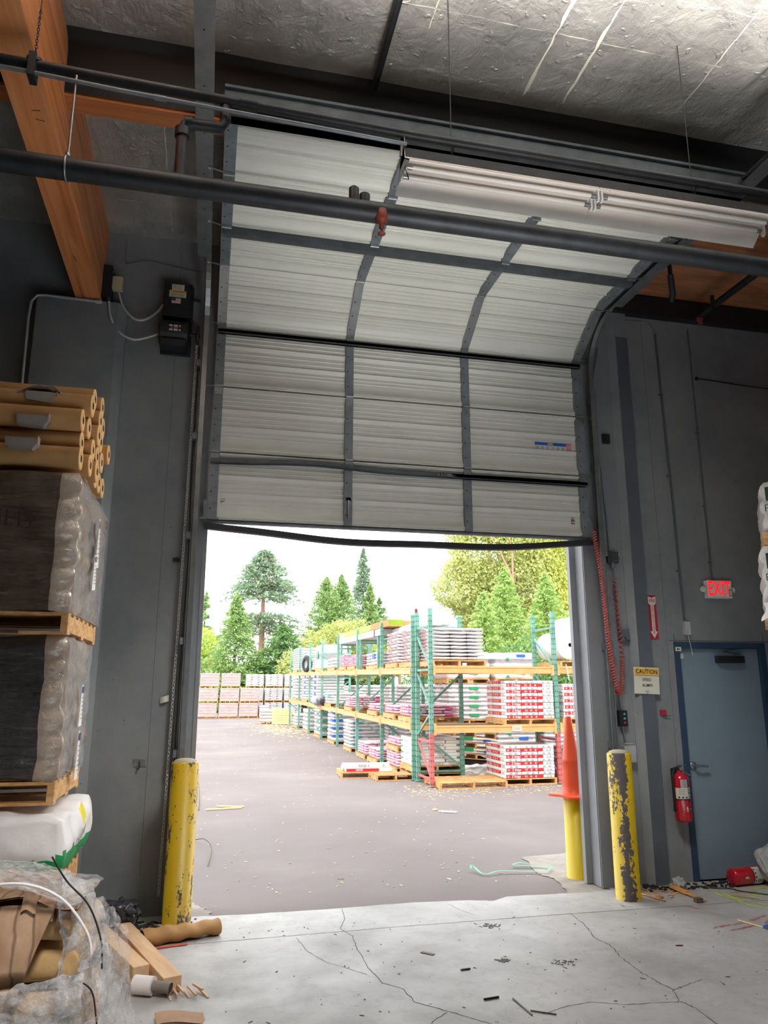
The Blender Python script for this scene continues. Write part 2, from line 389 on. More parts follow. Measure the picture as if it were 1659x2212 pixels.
# plain materials
mat('galv', lin((150, 154, 156)), .38, .85, .15, 8, .05, 60)
mat('galv_dull', lin((122, 128, 134)), .5, .35, .2, 8)
mat('galv_dark', lin((72, 78, 82)), .5, .55, .25, 8)
mat('door_white', lin((206, 206, 198)), .42, 0, .05, 2)
mat('black_steel', lin((44, 46, 50)), .5, .4, .3, 10, .1, 50)
mat('black_paint', lin((34, 36, 40)), .45, .1, .3, 10)
mat('dark_rubber', lin((40, 40, 44)), .6, 0, .2, 8)
mat('red_rust', lin((130, 58, 44)), .6, .2, .3, 20)
mat('white_enamel', lin((206, 196, 188)), .35, 0, .05, 4)
mat('tube_glass', lin((214, 210, 204)), .2, 0, .03, 4)
mat('brass', lin((170, 130, 70)), .35, .8, .2, 20)
mat('white', lin((226, 226, 224)), .55, 0, .04, 6)
mat('white_bag', lin((228, 224, 224)), .5, 0, .05, 8, .2, 24)
mat('black', lin((22, 22, 24)), .6, 0, .1, 6)
mat('red', lin((206, 34, 44)), .5, 0, .08, 6)
mat('pale_red', lin((226, 130, 130)), .55, 0, .15, 12)
mat('red_shiny', lin((186, 24, 40)), .22, 0, .06, 6, coat=.5)
mat('red_dark', lin((120, 22, 26)), .3, 0, .2, 6, coat=.3)
mat('sign_red', lin((178, 36, 58)), .4, 0, .05, 6)
mat('sign_yellow', lin((232, 184, 84)), .4, 0, .06, 6)
mat('sign_white', lin((214, 212, 198)), .4, 0, .06, 6)
mat('green', lin((24, 150, 84)), .5, 0, .12, 8)
mat('dark_green', lin((10, 74, 54)), .5, 0, .3, 14)
mat('green_pale', lin((150, 200, 172)), .5, 0, .2, 14)
mat('yellow_print', lin((232, 214, 40)), .5, 0, .08, 8)
mat('blue', lin((24, 92, 190)), .5, 0, .12, 8)
mat('teal', lin((60, 150, 150)), .5, 0, .12, 8)
mat('pink_bag', lin((240, 186, 208)), .5, 0, .1, 9, .25, 20, col2=lin((250, 216, 228)), rnd=True)
mat('magenta', lin((214, 50, 134)), .5, 0, .15, 10)
mat('rack_green', lin((84, 142, 124)), .5, .0, .12, 5, col2=lin((124, 172, 156)))
mat('rack_red', lin((196, 100, 100)), .6, 0, .2, 9)
mat('rack_dark', lin((58, 74, 66)), .5, 0, .2, 9)
mat('beam_orange', lin((228, 164, 100)), .5, .0, .06, 5, col2=lin((236, 178, 116)))
mat('wire', lin((150, 128, 108)), .5, .5, .2, 5)
mat('kraft', lin((178, 134, 84)), .75, 0, .12, 6, .1, 40, rnd=True)
mat('kraft_bag', lin((186, 150, 102)), .75, 0, .16, 5, .5, 13, rnd=True)
mat('roll_end', lin((220, 176, 118)), .7, 0, .08, 12)
mat('core_dark', lin((60, 44, 34)), .8, 0, .1, 12)
mat('cardboard', lin((168, 134, 106)), .8, 0, .14, 5, .12, 30)
mat('grey_card', lin((128, 120, 114)), .8, 0, .12, 8)
mat('jamb_grey', lin((140, 142, 146)), .5, .1, .08, 4)
mat('door_blue_grey', lin((122, 140, 154)), .5, 0, .06, 3)
mat('frame_blue', lin((42, 66, 92)), .5, 0, .1, 4)
mat('stripe_grey', lin((86, 92, 100)), .65, 0, .12, 3)
mat('bare_concrete', lin((168, 158, 140)), .8, 0, .15, 6, .3, 30)
mat('apron_concrete', lin((150, 142, 134)), .85, 0, .22, 4, .2, 40)
mat('shaded_foil', lin((8, 8, 10)), .55, .1, .25, 3, .4, 9)  # purlin's foil face, its shade painted in as near black
mat('flag_blue', lin((52, 62, 110)), .5)
mat('cord_red', lin((206, 84, 72)), .45, 0, .15, 20)
mat('bark', lin((176, 140, 120)), .9, 0, .2, 6, .4, 20)
mat('bark_dark', lin((104, 86, 74)), .9, 0, .2, 6, .4, 20)
mat('dirt', lin((44, 40, 38)), .95, 0, .4, 8, .6, 30)
mat('crack', lin((92, 88, 87)), .95, 0, .2, 20)
mat('joint', lin((100, 96, 94)), .95, 0, .2, 20)
mat('lime', lin((196, 226, 62)), .5, 0, .12, 12)
mat('floor_red', lin((176, 112, 108)), .7, 0, .2, 12)
mat('floor_ochre', lin((170, 146, 80)), .7, 0, .2, 12)
mat('strap_green', lin((70, 190, 150)), .35, 0, .1, 12)
mat('strap_dark_green', lin((24, 84, 68)), .35, 0, .1, 12)
mat('dark_plastic', lin((62, 62, 68)), .3, 0, .3, 8, .5, 14)
mat('grey_bag', lin((170, 172, 176)), .45, 0, .12, 8, .6, 10)
mat('white_wrap', lin((232, 230, 230)), .35, 0, .06, 5, .9, 7)
mat('yellow_wood', lin((240, 210, 148)), .7, 0, .08, 6)
mat('long_green', lin((178, 222, 52)), .5, 0, .1, 4)
mat('tire', lin((52, 50, 50)), .7, 0, .2, 10)
mat('crumb_grey', lin((112, 108, 106)), .9, 0, .3, 20)
mat('gap_shade_grey', lin((150, 146, 148)), .8, 0, .15, 12)
mat('gap_shade_rose', lin((184, 138, 132)), .8, 0, .15, 12)
mat('bright_steel', lin((196, 198, 198)), .3, .3, .1, 20)
mat('beige', lin((196, 184, 150)), .5, 0, .06, 8)
# ================================================================== SETTING
WY = 6.74
b = MB(); b.bx(-10, 12, -9, 6.5, -.2, 0); b.bx(-10, -.06, 6.5, WY, -.2, 0); b.bx(3.62, 12, 6.5, WY, -.2, 0); floor = struct(b, 'floor', 'floor')
def poly_floor(b, pts, mi=0, z=.0):
    return b.add([(x, y, z) for x, y in pts], [tuple(range(len(pts)))], mi)
# threshold lip of the slab, with its ragged outer edge against the asphalt
edge = [(-.06, 6.66), (.48, 6.63), (1.1, 6.63), (1.79, 6.67), (2.29, 6.62), (2.46, 6.56), (2.62, 6.66), (3.05, 6.65), (3.37, 6.63), (3.62, 6.66)]
def ribbon(b, pts, w, z, mi=0, jit=.35, sub=6, seed=1):
    rn = random.Random(seed); P = []
    for i in range(len(pts) - 1):
        for k in range(sub):
            t = k / sub; q = Vector(pts[i]).lerp(Vector(pts[i + 1]), t)
            P.append(q + Vector((rn.uniform(-1, 1), rn.uniform(-1, 1))) * w * jit * 2.2)
    P.append(Vector(pts[-1])); vs = []; n = len(P)
    for i, p in enumerate(P):
        t = (P[min(i + 1, n - 1)] - P[max(i - 1, 0)]).normalized(); a = Vector((-t.y, t.x)); ww = w * rn.uniform(.5, 1.3) / 2
        vs += [(*(p + a * ww), z), (*(p - a * ww), z)]
    return b.add(vs, [(2 * i, 2 * i + 1, 2 * i + 3, 2 * i + 2) for i in range(n - 1)], mi)
CR = [([(1.17, 6.6), (1.15, 6.35), (1.07, 6.1), (1.13, 5.92), (1.11, 5.62), (1.11, 5.27), (1.14, 4.99), (1.24, 4.88), (1.26, 4.67), (1.41, 4.51), (1.51, 4.39), (1.62, 4.25)], .008),
      ([(2.92, 6.07), (2.89, 5.77), (2.82, 5.49), (2.84, 5.29), (2.79, 5.09), (2.77, 4.8), (2.78, 4.64), (2.8, 4.5), (2.74, 4.35), (2.77, 4.25), (2.75, 3.9)], .011),
      ([(2.73, 4.34), (2.57, 4.36), (2.42, 4.37), (2.23, 4.45), (2.06, 4.42), (1.9, 4.36)], .007), ([(2.8, 4.5), (2.94, 4.56), (3.07, 4.61)], .006),
      ([(.73, 5.97), (.77, 5.66), (.86, 5.43), (.99, 5.27), (1.08, 5.15)], .005), ([(1.4, 4.5), (1.32, 4.44), (1.2, 4.3)], .006),
      ([(2.05, 6.6), (2.1, 6.35), (2.16, 6.22)], .004), ([(3.3, 6.5), (3.36, 6.3), (3.5, 6.12)], .004)]
for i, (p, w) in enumerate(CR): ribbon(MB(), p, w * .6, .0012, 0, .5, 7, i).build('crack', 'crack', floor)
ribbon(MB(), [(-2, 5.95), (-.04, 5.99), (1.49, 6.05), (2.94, 6.07), (3.68, 6.06), (6, 6.06)], .006, .001, 0, .1, 8, 9).build('joint', 'joint', floor)
rn = random.Random(5)
def splash(name, m, pts, sz):
    """old paint marks on the slab: broken brush strokes"""
    b = MB()
    for (x, y), (dx, dy) in pts:
        for k in range(9):
            t = k / 9; cx = x + dx * t + rn.uniform(-.01, .01); cy = y + dy * t + rn.uniform(-.01, .01); a = rn.uniform(.4, 1) * sz
            n = 7; poly_floor(b, [(cx + a * (1.7 * dx * math.cos(2 * PI * j / n) / max(.1, math.hypot(dx, dy)) - .5 * dy * math.sin(2 * PI * j / n) / max(.1, math.hypot(dx, dy))) * rn.uniform(.6, 1.1),
                                   cy + a * (1.7 * dy * math.cos(2 * PI * j / n) / max(.1, math.hypot(dx, dy)) + .5 * dx * math.sin(2 * PI * j / n) / max(.1, math.hypot(dx, dy))) * rn.uniform(.6, 1.1)) for j in range(n)], 0, .001 + .0001 * k)
    return b.build(name, m, floor)
splash('paint_mark', 'lime', [((4.44, 6.36), (.03, -.5)), ((4.5, 6.3), (.0, -.25)), ((4.53, 6.05), (.1, -.14)), ((4.67, 6.22), (.12, -.05)), ((4.86, 6.42), (.2, -.03)), ((4.75, 6.0), (.15, -.1))], .035)
splash('paint_mark', 'floor_red', [((3.95, 6.04), (.05, -.08)), ((4.2, 5.6), (.2, .08)), ((4.25, 5.5), (.15, .12)), ((3.8, 5.5), (.3, .05)), ((3.9, 5.42), (.25, .06))], .03)
splash('paint_mark', 'floor_ochre', [((4.6, 6.35), (.2, -.04)), ((4.55, 6.22), (.1, -.1))], .05)
b = MB(); _r = random.Random(8); E2 = []
for i in range(9):
    for q in range(5):
        u = q / 5; E2.append((edge[i][0] * (1 - u) + edge[i + 1][0] * u, edge[i][1] * (1 - u) + edge[i + 1][1] * u + _r.uniform(-.006, .006)))
edge = E2 + [edge[9]]; NE = len(edge)
top = [(x, y, 0) for x, y in edge]; inn = [(x, 6.5, 0) for x, y in edge]
b.add(top + inn, [(i + NE, i + NE + 1, i + 1, i) for i in range(NE - 1)]); b.add(top + [(x, y, -.15) for x, y, z in top], [(i, i + 1, i + NE + 1, i + NE) for i in range(NE - 1)])
struct(b, 'floor.001', 'floor')
# yard
b = MB(); b.bx(-70, 90, 6.0, 140, -.4, -.012); struct(b, 'ground', 'asphalt')
def ragged(pts, amp, seed, k=7):
    rn = random.Random(seed); out = []
    for i in range(len(pts)):
        p = Vector(pts[i]); q = Vector(pts[(i + 1) % len(pts)])
        for j in range(k): out.append(p.lerp(q, j / k) + Vector((rn.uniform(-amp, amp), rn.uniform(-amp, amp))))
    return [(v.x, v.y, -.006) for v in out]
for k, (nm, pts) in enumerate((('ground_apron', [(3.2, 6.62), (3.62, 6.62), (3.64, 6.96), (4.5, 6.98), (4.4, 8.3), (3.39, 8.11), (3.23, 7.4), (3.3, 7.2)]), ('ground_apron.001', [(-.3, 6.62), (.12, 6.62), (.14, 6.8), (.05, 6.98), (-.02, 7.1), (-.3, 7.2)]))):
    q = ragged(pts, .022, 60 + k); b = MB(); b.add(q, [tuple(range(len(q)))]); struct(b, nm, 'apron_concrete')
# walls
b = MB(); b.bx(-10, -.08, WY, 6.94, 0, 6.1); b.bx(-.08, 3.6, WY, 6.94, 4.25, 6.1); b.bx(3.6, 4.5, WY, 6.94, 0, 6.1); b.bx(4.5, 5.52, WY, 6.94, 2.19, 6.1); b.bx(5.52, 12, WY, 6.94, 0, 6.1)
wall = struct(b, 'wall_front', 'wall')
b = MB()
for x0, x1, z in ((4.44, 5.62, 2.2),): b.bx(x0, x1, WY - .002, WY + .001, z, z + .008)
b.bx(4.5, 4.506, WY - .002, WY + .001, 2.19, 2.27); b.bx(5.52, 5.526, WY - .002, WY + .001, 2.19, 2.3)
b.build('saw_cut', 'crack', wall)
b = MB()                                                          # form joints in the tilt-up panels
for x in (4.42, -.43): b.bx(x, x + .004, WY - .001, WY + .001, .3, 5.8)
b.build('joint', 'joint', wall)
for nm, dims in (('wall_left', (-10.2, -10, -9, 6.94, 0, 6.1)), ('wall_right', (12, 12.2, -9, 6.94, 0, 6.1)), ('wall_back', (-10, 12, -9.2, -9, 0, 6.1))):
    b = MB(); b.bx(*dims); struct(b, nm, 'wall')
# pilasters either side of the door: chamfered arrises towards the opening
def pilaster(name, x0, x1, cham, side, m, z1):
    p = .13 if side > 0 else .05; y0 = WY - p; b = MB()
    if side > 0: poly = [(x0, WY), (x0, y0), (x1 - cham, y0), (x1, y0 + cham * 1.1), (x1, WY)]
    else: poly = [(x0, WY), (x0, WY - .005), (x0 + cham, y0), (x1, y0), (x1, WY)]
    n = len(poly); b.add([(x, y, 0) for x, y in poly] + [(x, y, z1) for x, y in poly], [tuple(reversed(range(n))), tuple(range(n, 2 * n))] + [(i, (i + 1) % n, (i + 1) % n + n, i + n) for i in range(n)])
    return struct(b, name, m)
pilaster('wall_pilaster', -1.62, -.87, .07, 1, 'wall', 5.14)
pl = pilaster('wall_pilaster.001', 4.0, 4.21, .07, -1, 'wall', 5.7)
b = MB()
b.bx(4.073, 4.213, WY - .052, WY - .0495, 0, 1.69); b.bx(4.073, 4.213, WY - .052, WY - .0495, 1.93, 5.4); b.bx(4.2095, 4.2125, WY - .051, WY - .002, 0, 5.4)
b.build('paint_stripe', 'stripe_grey', pl)
# ceiling: foil-faced insulation, plywood deck by the right end, foil-wrapped purlin
CZ = 5.92
b = MB(); b.bx(-10, 12, -9, 4.52, CZ, CZ + .15); b.bx(-10, 3.3, 4.52, WY, CZ, CZ + .15); ceil = struct(b, 'ceiling', 'foil')
b = MB(); b.bx(3.3, 12, 4.52, WY, CZ, CZ + .15); struct(b, 'ceiling.001', 'plywood')
rn = random.Random(3); b = MB()
for x, w, y0, y1 in ((2.02, .012, 2.5, 4.3), (2.33, .012, 2.4, 4.3), (-.52, .006, 4.8, 6.6), (1.2, .004, 2.4, 3.9), (3.2, .006, 2.5, 4.2)):
    ys = np.linspace(y0, y1, 28); vs = []
    for y in ys:
        c = x + rn.uniform(-.006, .006); ww = w * rn.uniform(.2, 1.2); vs += [(c - ww, y, CZ - .002), (c + ww, y, CZ - .002)]
    b.add(vs, [(2 * i, 2 * i + 2, 2 * i + 3, 2 * i + 1) for i in range(27)], 0)
for y in (3.0, 3.35, 3.75, 5.2, 5.75, 6.2):
    xs = np.linspace(-1.0, 3.25, 50); vs = []
    for x in xs:
        c = y + rn.uniform(-.005, .005); ww = .004 * max(.05, rn.uniform(-.6, 1.2)); vs += [(x, c - ww, CZ - .002), (x, c + ww, CZ - .002)]
    b.add(vs, [(2 * i, 2 * i + 1, 2 * i + 3, 2 * i + 2) for i in range(49)], 0)
b.build('torn_seam', 'sign_white', ceil)
b = MB()
for x, y in ((1.75, 2.9), (2.2, 3.1)): b.lathe([(0, -.006), (.03, -.005), (.032, 0)], 16, 0, Matrix.Translation((x, y, CZ)))
b.build('fastener', 'black_steel', ceil)
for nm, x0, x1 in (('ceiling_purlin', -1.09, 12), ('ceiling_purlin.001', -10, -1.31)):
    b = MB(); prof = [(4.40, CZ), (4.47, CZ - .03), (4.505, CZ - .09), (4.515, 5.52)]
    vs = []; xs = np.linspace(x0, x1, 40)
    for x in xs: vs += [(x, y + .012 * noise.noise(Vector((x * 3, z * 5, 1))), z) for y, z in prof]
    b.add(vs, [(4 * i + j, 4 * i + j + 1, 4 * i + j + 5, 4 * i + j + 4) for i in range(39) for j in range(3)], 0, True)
    b.bx(x0, x1, 4.53, 4.68, 5.5, CZ + .01, 1); struct(b, nm, ['shaded_foil', 'purlin_wood'])
b = MB(); b.bx(-1.31, -1.09, -9, WY - .001, 5.15, CZ); bm = struct(b, 'ceiling_beam', 'glulam', bevel=.006)
b = MB()
for p0, p1 in (((-1.19, 4.35, 5.149), (-1.14, 4.36, 5.149)), ((-1.2, 4.28, 5.149), (-1.15, 4.27, 5.149)), ((-1.21, 5.9, 5.149), (-1.205, 6.0, 5.149))): b.bar(p0, p1, .006, .003)
b.build('check_crack', 'crack', bm)
b = MB(); b.bx(3.6, 12, WY - .09, WY, 5.68, 5.9); struct(b, 'trim_1', 'black_paint')     # ledger under the deck
# steel door frame of the big opening
b = MB(); b.bx(3.56, 3.605, WY - .02, 6.96, 0, 4.3); b.bx(3.5, 3.56, 6.9, 6.96, 0, 4.3); b.bx(3.56, 3.75, WY - .012, WY, 0, 5.05); struct(b, 'trim_2', 'jamb_grey')
b = MB(); b.bx(-.085, -.05, WY - .02, 6.96, 0, 4.3); b.bx(-.24, -.05, WY - .012, WY, 0, 5.05); struct(b, 'trim_3', 'jamb_grey')
# personnel door
d = bpy.data.objects.new('door_1', None); COL.objects.link(d); d['kind'] = 'structure'; d.location = (4.5, WY, 0)
b = MB(); b.bx(.045, .965, .03, .075, .008, 2.13); b.build('door_slab', 'door_blue_grey', d)
b = MB(); b.bx(-.01, .05, -.012, .1, 0, 2.19); b.bx(.96, 1.03, -.012, .1, 0, 2.19); b.bx(.05, .96, -.012, .1, 2.132, 2.19); b.build('door_frame', 'frame_blue', d, bevel=.004)
b = MB(); b.lathe([(0, .0), (.037, .0), (.037, .012), (.025, .018), (0, .018)], 24, 0, facing((.105, .03, 1.02), '-y')); b.cyl((.105, .03, 1.02), (.105, -.03, 1.02), .012); b.tube([(.105, -.028, 1.02), (.13, -.034, 1.02), (.17, -.034, 1.018), (.235, -.03, 1.016)], .01); b.build('door_handle', 'galv', d)
b = MB(); b.bx(.46, .76, -.035, .03, 1.99, 2.06); b.bar((.73, -.02, 2.075), (.5, -.06, 2.1), .02, .006); b.bar((.5, -.06, 2.1), (.74, .0, 2.14), .02, .006); b.build('door_closer', 'black_paint', d, bevel=.006)
b = MB(); b.bx(.0, .06, -.02, -.012, 2.1, 2.14); b.bx(.045, .105, .02, .03, 2.03, 2.08); b.build('door_contact', 'sign_white', d)
b = MB(); b.bx(.015, .028, -.0215, -.02, 2.11, 2.13, 0); b.bx(.034, .044, -.0215, -.02, 2.115, 2.125, 0); b.build('contact_mark', 'black', d)
b = MB(); b.bx(-.2, 1.2, .08, .12, -.02, 2.3); struct(b, 'wall_light_block', 'wall').location = (4.5, WY + .1, 0)  # unseen slab added behind the blue door to block daylight

# ================================================================== SECTIONAL OVERHEAD DOOR
DX0, DX1 = -.06, 3.60
door = thing('sectional_door', 'white ribbed steel sectional overhead door, half raised, curving onto ceiling tracks', 'garage door', (0, 0, 0))
SE = [((6.66, 3.18), (6.66, 3.80)), ((6.66, 3.805), (6.66, 4.425)), ((6.66, 4.43), (6.66, 5.05)), ((6.645, 5.06), (6.13, 5.385)), ((6.12, 5.385), (5.51, 5.39)), ((5.50, 5.39), (4.86, 5.39)), ((4.85, 5.39), (4.2, 5.39))]
PROF = [(0, -.03), (.009, -.03), (.01, .026), (.016, .030), (.022, .026), (.024, .032), (.034, .032), (.044, .028), (.062, .016), (.082, .006), (.1, .001), (.12, 0)]
def rib(q, w, h): return [(q, 0), (q + w, h), (q + w + .003, h), (q + w + .006, 0)]
for q in (.145, .18): PROF += rib(q, .007, .005)
PROF += rib(.212, .036, .018)
for q in (.29, .335): PROF += rib(q, .007, .005)
PROF += rib(.375, .036, .018)
for q in (.45, .49, .53): PROF += rib(q, .007, .005)
PROF += [(.575, 0), (.586, .026), (.596, .026), (.598, .032), (.612, .032), (.616, 0)]
STX = [DX0 + .04, 1.19, 2.35, DX1 - .04]
def sec_frame(k):
    (ya, za), (yb, zb) = SE[k]; t = Vector((0, yb - ya, zb - za)); L = t.length; t.normalize(); n = Vector((0, -t.z, t.y))
    P = lambda x, s, d: Vector((x, ya, za)) + t * s * L / .616 + n * d
    return P
for k in range(7):
    P = sec_frame(k); b = MB(); vs = []
    dn = (lambda x, s: (.0 if k else .012 * noise.noise(Vector((x * 1.6, s * 4, 3)))))
    xs = [DX0, DX1] if k else list(np.linspace(DX0, DX1, 25))
    for x in xs: vs += [P(x, s, q + dn(x, s)) for s, q in PROF]
    n = len(PROF)
    b.add(vs, [(i * n + j, i * n + n + j, i * n + n + j + 1, i * n + j + 1) for i in range(len(xs) - 1) for j in range(n - 1)], 0)
    b.add([P(DX0, 0, -.045), P(DX1, 0, -.045), P(DX1, .616, -.045), P(DX0, .616, -.045), P(DX0, 0, 0), P(DX1, 0, 0), P(DX1, .616, 0), P(DX0, .616, 0)], [(0, 1, 2, 3), (0, 4, 5, 1), (3, 2, 6, 7), (0, 3, 7, 4), (1, 5, 6, 2)], 0)
    so = b.build('door_section', 'door_white', door)
    for i, x in enumerate(STX):
        w = .042 if i in (0, 3) else .038; b = MB()
        def sb(x0, x1, s0, s1, d0, d1, mi=0):
            c = [P(xx, ss, dd) for dd in (d0, d1) for ss in (s0, s1) for xx in (x0, x1)]
            b.add(c, [(0, 1, 3, 2), (4, 6, 7, 5), (0, 4, 5, 1), (2, 3, 7, 6), (0, 2, 6, 4), (1, 5, 7, 3)], mi)
        sb(x - w, x + w, .002, .612, .034, .041); sb(x - w, x - w + .006, .002, .612, -.0, .034); sb(x + w - .006, x + w, .002, .612, 0, .034)
        for s in (.1, .25, .4, .55):                                         # punched holes
            sb(x - w * .45 - .006, x - w * .45 + .006, s - .006, s + .006, .0411, .0416, 1)
            if i in (0, 3):
                for q in (.012, .026): sb(x + q - .003, x + q + .003, s + .04, s + .046, .0411, .0416, 1)
        b.build('stile', ['galv' if k == 3 else 'galv_dull', 'black'], so)
        if k < 6:
            b = MB(); sb(x - w * .8, x + w * .8, .54, .606, .041, .046); sb(x - w * .9, x + w * .9, .606, .63, .041, .06); c0 = P(x - w * .95, .617, .062); c1 = P(x + w * .95, .617, .062); b.cyl(c0, c1, .008)
            for s, q in ((.56, -.4), (.56, .4), (.585, 0)):
                p = P(x + q * w, s, .046); b.cyl(p, P(x + q * w, s, .053), .007, n=8)
            b.build('hinge', 'galv', so)
        if i in (0, 3) and k < 6:                                           # rollers riding in the track
            sx = -1 if i == 0 else 1; b = MB(); b.cyl(P(x, .617, .055), P(x + sx * .14, .617, .02), .007, n=8); b.cyl(P(x + sx * .125, .617, .022), P(x + sx * .145, .617, .02), .024, n=14); b.build('roller', 'galv', so)
    if k == 1:
        b = MB(); A = lambda x, s, m: facing(P(x, s, .006), '-y')
        b.box(P(3.27, .315, .005), (.39, .002, .032), 1); b.box(P(3.24, .275, .005), (.33, .002, .045), 0)
        b.box(P(3.44, .275, .006), (.055, .002, .025), 2); b.box(P(3.44, .31, .006), (.06, .002, .03), 2); b.box(P(3.24, .315, .006), (.055, .002, .018), 3)
        for i in range(6): b.box(P(3.1 + i * .055, .275, .0065), (.04, .001, .03), 4)
        b.text('WARNING', .012, facing(P(3.24, .315, .0075), '-y'), 3)
        b.build('warning_sticker', ['sign_white', 'blue', 'pale_red', 'sign_yellow', 'grey_bag'], so)
    if k == 4 or k == 5:
        pass
    if k == 5:
        b = MB()
        for i in range(6): b.box(P(2.98 + i * .075, .47, .002), (.06, .045, .002), 0)
        b.box(P(3.42, .46, .003), (.055, .05, .002), 1); b.build('warning_sticker', ['sign_white', 'cone_orange'], so)
    if k == 0:
        for x in (.07, 3.44):
            b = MB(); b.box(P(x, .165, .004), (.04, .002, .07), 0); b.box(P(x, .15, .005), (.035, .002, .008), 1); b.box(P(x, .185, .005), (.035, .002, .008), 1); b.build('warning_sticker', ['galv', 'pale_red'], so)
        b = MB(); b.tube([P(1.19, .24, .035), P(1.19, .2, .05), P(1.185, .12, .05), P(1.195, .07, .05), P(1.19, .06, .035)], .01); b.box(P(1.19, .25, .035), (.05, .012, .03)); b.build('lift_handle', 'galv', so)
        for x, sx in ((DX0 + .02, -1), (DX1 - .02, 1)):
            b = MB(); b.box(P(x, .09, .03), (.11, .01, .17)); b.cyl(P(x, .01, .05), P(x + sx * .13, .01, .03), .008); b.cyl(P(x + sx * .12, .01, .03), P(x + sx * .14, .01, .03), .025); b.box(P(x, .01, .045), (.16, .03, .012)); b.build('bottom_bracket', 'galv_dull', so)
# horizontal stiffening struts (hat sections)
def strut(k, s, dents=None, x0=DX0 + .01, x1=DX1 - .01, m='galv_dull', hgt=.03, wid=.055):
    P = sec_frame(k); b = MB(); xs = np.linspace(x0, x1, 41); pr = [(-.5, 0), (-.32, 0), (-.26, 1), (.26, 1), (.32, 0), (.5, 0)]; vs = []
    for x in xs:
        a = dents(x) if dents else (0, 0)
        vs += [P(x, s + p * wid + a[0], .042 + q * hgt + a[1]) for p, q in pr]
    b.add(vs, [(6 * i + j, 6 * i + 6 + j, 6 * i + 7 + j, 6 * i + 1 + j) for i in range(40) for j in range(5)], 0)
    b.add(vs, [(6 * i + j, 6 * i + 1 + j, 6 * i + 7 + j, 6 * i + 6 + j) for i in range(40) for j in range(5)], 0)
    return b.build('strut', m, door)
strut(2, .535, m='galv'); strut(0, .53, lambda x: (.03 * math.exp(-((x - .85) / .5) ** 2), .015 * math.exp(-((x - .85) / .4) ** 2))); strut(4, .55, wid=.11, hgt=.045); strut(6, .575, None, DX0, DX1 + .1, 'galv_dark', .07, .13)
b = MB(); b.bx(DX0 - .01, DX1 + .1, 4.17, 4.197, 5.33, 5.46); b.bx(DX0 - .01, DX1 + .1, 4.15, 4.17, 5.44, 5.46); b.build('end_angle', 'galv_dark', door)
# bottom retainer and the loose rubber seal that sags below it
b = MB(); P = sec_frame(0)
b.box((1.77, 6.675, 3.17), (3.66, .05, .02)); b.build('bottom_rail', 'galv_dull', door)
b = MB(); vs = []; xs = np.linspace(DX0 - .02, DX1 + .03, 60)
for x in xs:
    t = (x - DX0) / (DX1 - DX0); z = 3.135 - .10 * max(0.0, math.sin(PI * max(0, min(1, t * 1.0)))) ** .8 * (1.0 if t < .75 else 1.0) + .008 * math.sin(x * 4.1); y = 6.655 - .02 * math.sin(PI * t)
    vs += [(x, y - .025, z + .025), (x, y - .03, z - .028), (x, y + .03, z - .03), (x, y + .025, z + .027)]
b.add(vs, [(4 * i + j, 4 * i + (j + 1) % 4, 4 * i + 4 + (j + 1) % 4, 4 * i + 4 + j) for i in range(59) for j in range(4)], 0); b.build('bottom_seal', 'dark_rubber', door)
# tracks
def track(name, x, side, label):
    t = thing(name, label, 'door track', (x, 0, 0))
    path = [(0, 6.6, z) for z in (.02, 1.5, 3, 4.4, 4.75)] + [(0, 6.6 - .5 * (1 - math.cos(a)), 4.86 + .53 * math.sin(a)) for a in np.linspace(.1, PI / 2, 10)] + [(0, 5.2, 5.395), (0, 3.6, 5.40), (0, 1.8, 5.41)]
    b = MB(); pr = [(-.024, -.012), (-.012, -.024), (.03, -.024), (.03, -.021), (-.01, -.021), (-.021, -.01), (-.021, .01), (-.01, .021), (.03, .021), (.03, .024), (-.012, .024), (-.024, .012)]
    vs = []; n = len(path); m = len(pr)
    for i, p in enumerate(path):
        p = Vector(p); tn = (Vector(path[min(i + 1, n - 1)]) - Vector(path[max(i - 1, 0)])).normalized(); nn = Vector((0, -tn.z, tn.y))
        vs += [p + Vector((-u * side * 1.0, 0, 0)) + nn * w for u, w in pr]
    b.add(vs, [(i * m + j, i * m + (j + 1) % m, (i + 1) * m + (j + 1) % m, (i + 1) * m + j) for i in range(n - 1) for j in range(m)], 0)
    b.build('track', 'galv', t)
    b = MB(); s = side
    b.bx(-.055 + .03 * s, .055 + .03 * s, 1.8, 6.05, 5.37 - .0, 5.374); b.bx(.03 * s + s * .05 - .003, .03 * s + s * .05 + .003, 1.8, 6.05, 5.374, 5.46); b.build('track_angle', 'galv', t)
    b = MB()
    for y in np.arange(2.0, 6.0, .42): b.lathe([(0, -.001), (.006, -.001), (.006, 0)], 8, 0, Matrix.Translation((.03 * s, y, 5.37)))
    b.build('bolt_hole', 'black', t)
    b = MB(); b.bx(s * .02 - .0, s * .026 + .002, 6.58, WY, .0, 4.8); b.bx(s * .02 - (.0 if s > 0 else .06), s * .02 + (.06 if s > 0 else 0), WY - .006, WY - .001, 0, 4.95); b.build('wall_angle', 'galv_dull', t)
    for z in (.4, 1.2, 2.1, 3.0, 3.9, 4.6):
        b = MB(); b.bx(min(0, s * .06), max(0, s * .06), 6.6, WY - .003, z, z + .06); b.build('track_bracket', 'galv_dull', t)
    b = MB(); b.bar((s * .07, 3.0, 5.4), (s * .07, 3.0, CZ - .003), .035, .004); b.build('track_hanger', 'galv_dull', t)
    return t
track('door_track', -.165, -1, 'galvanized roller track rising along left jamb and back under the ceiling')
track('door_track', 3.70, 1, 'galvanized roller track on the exit-sign side of the big opening')
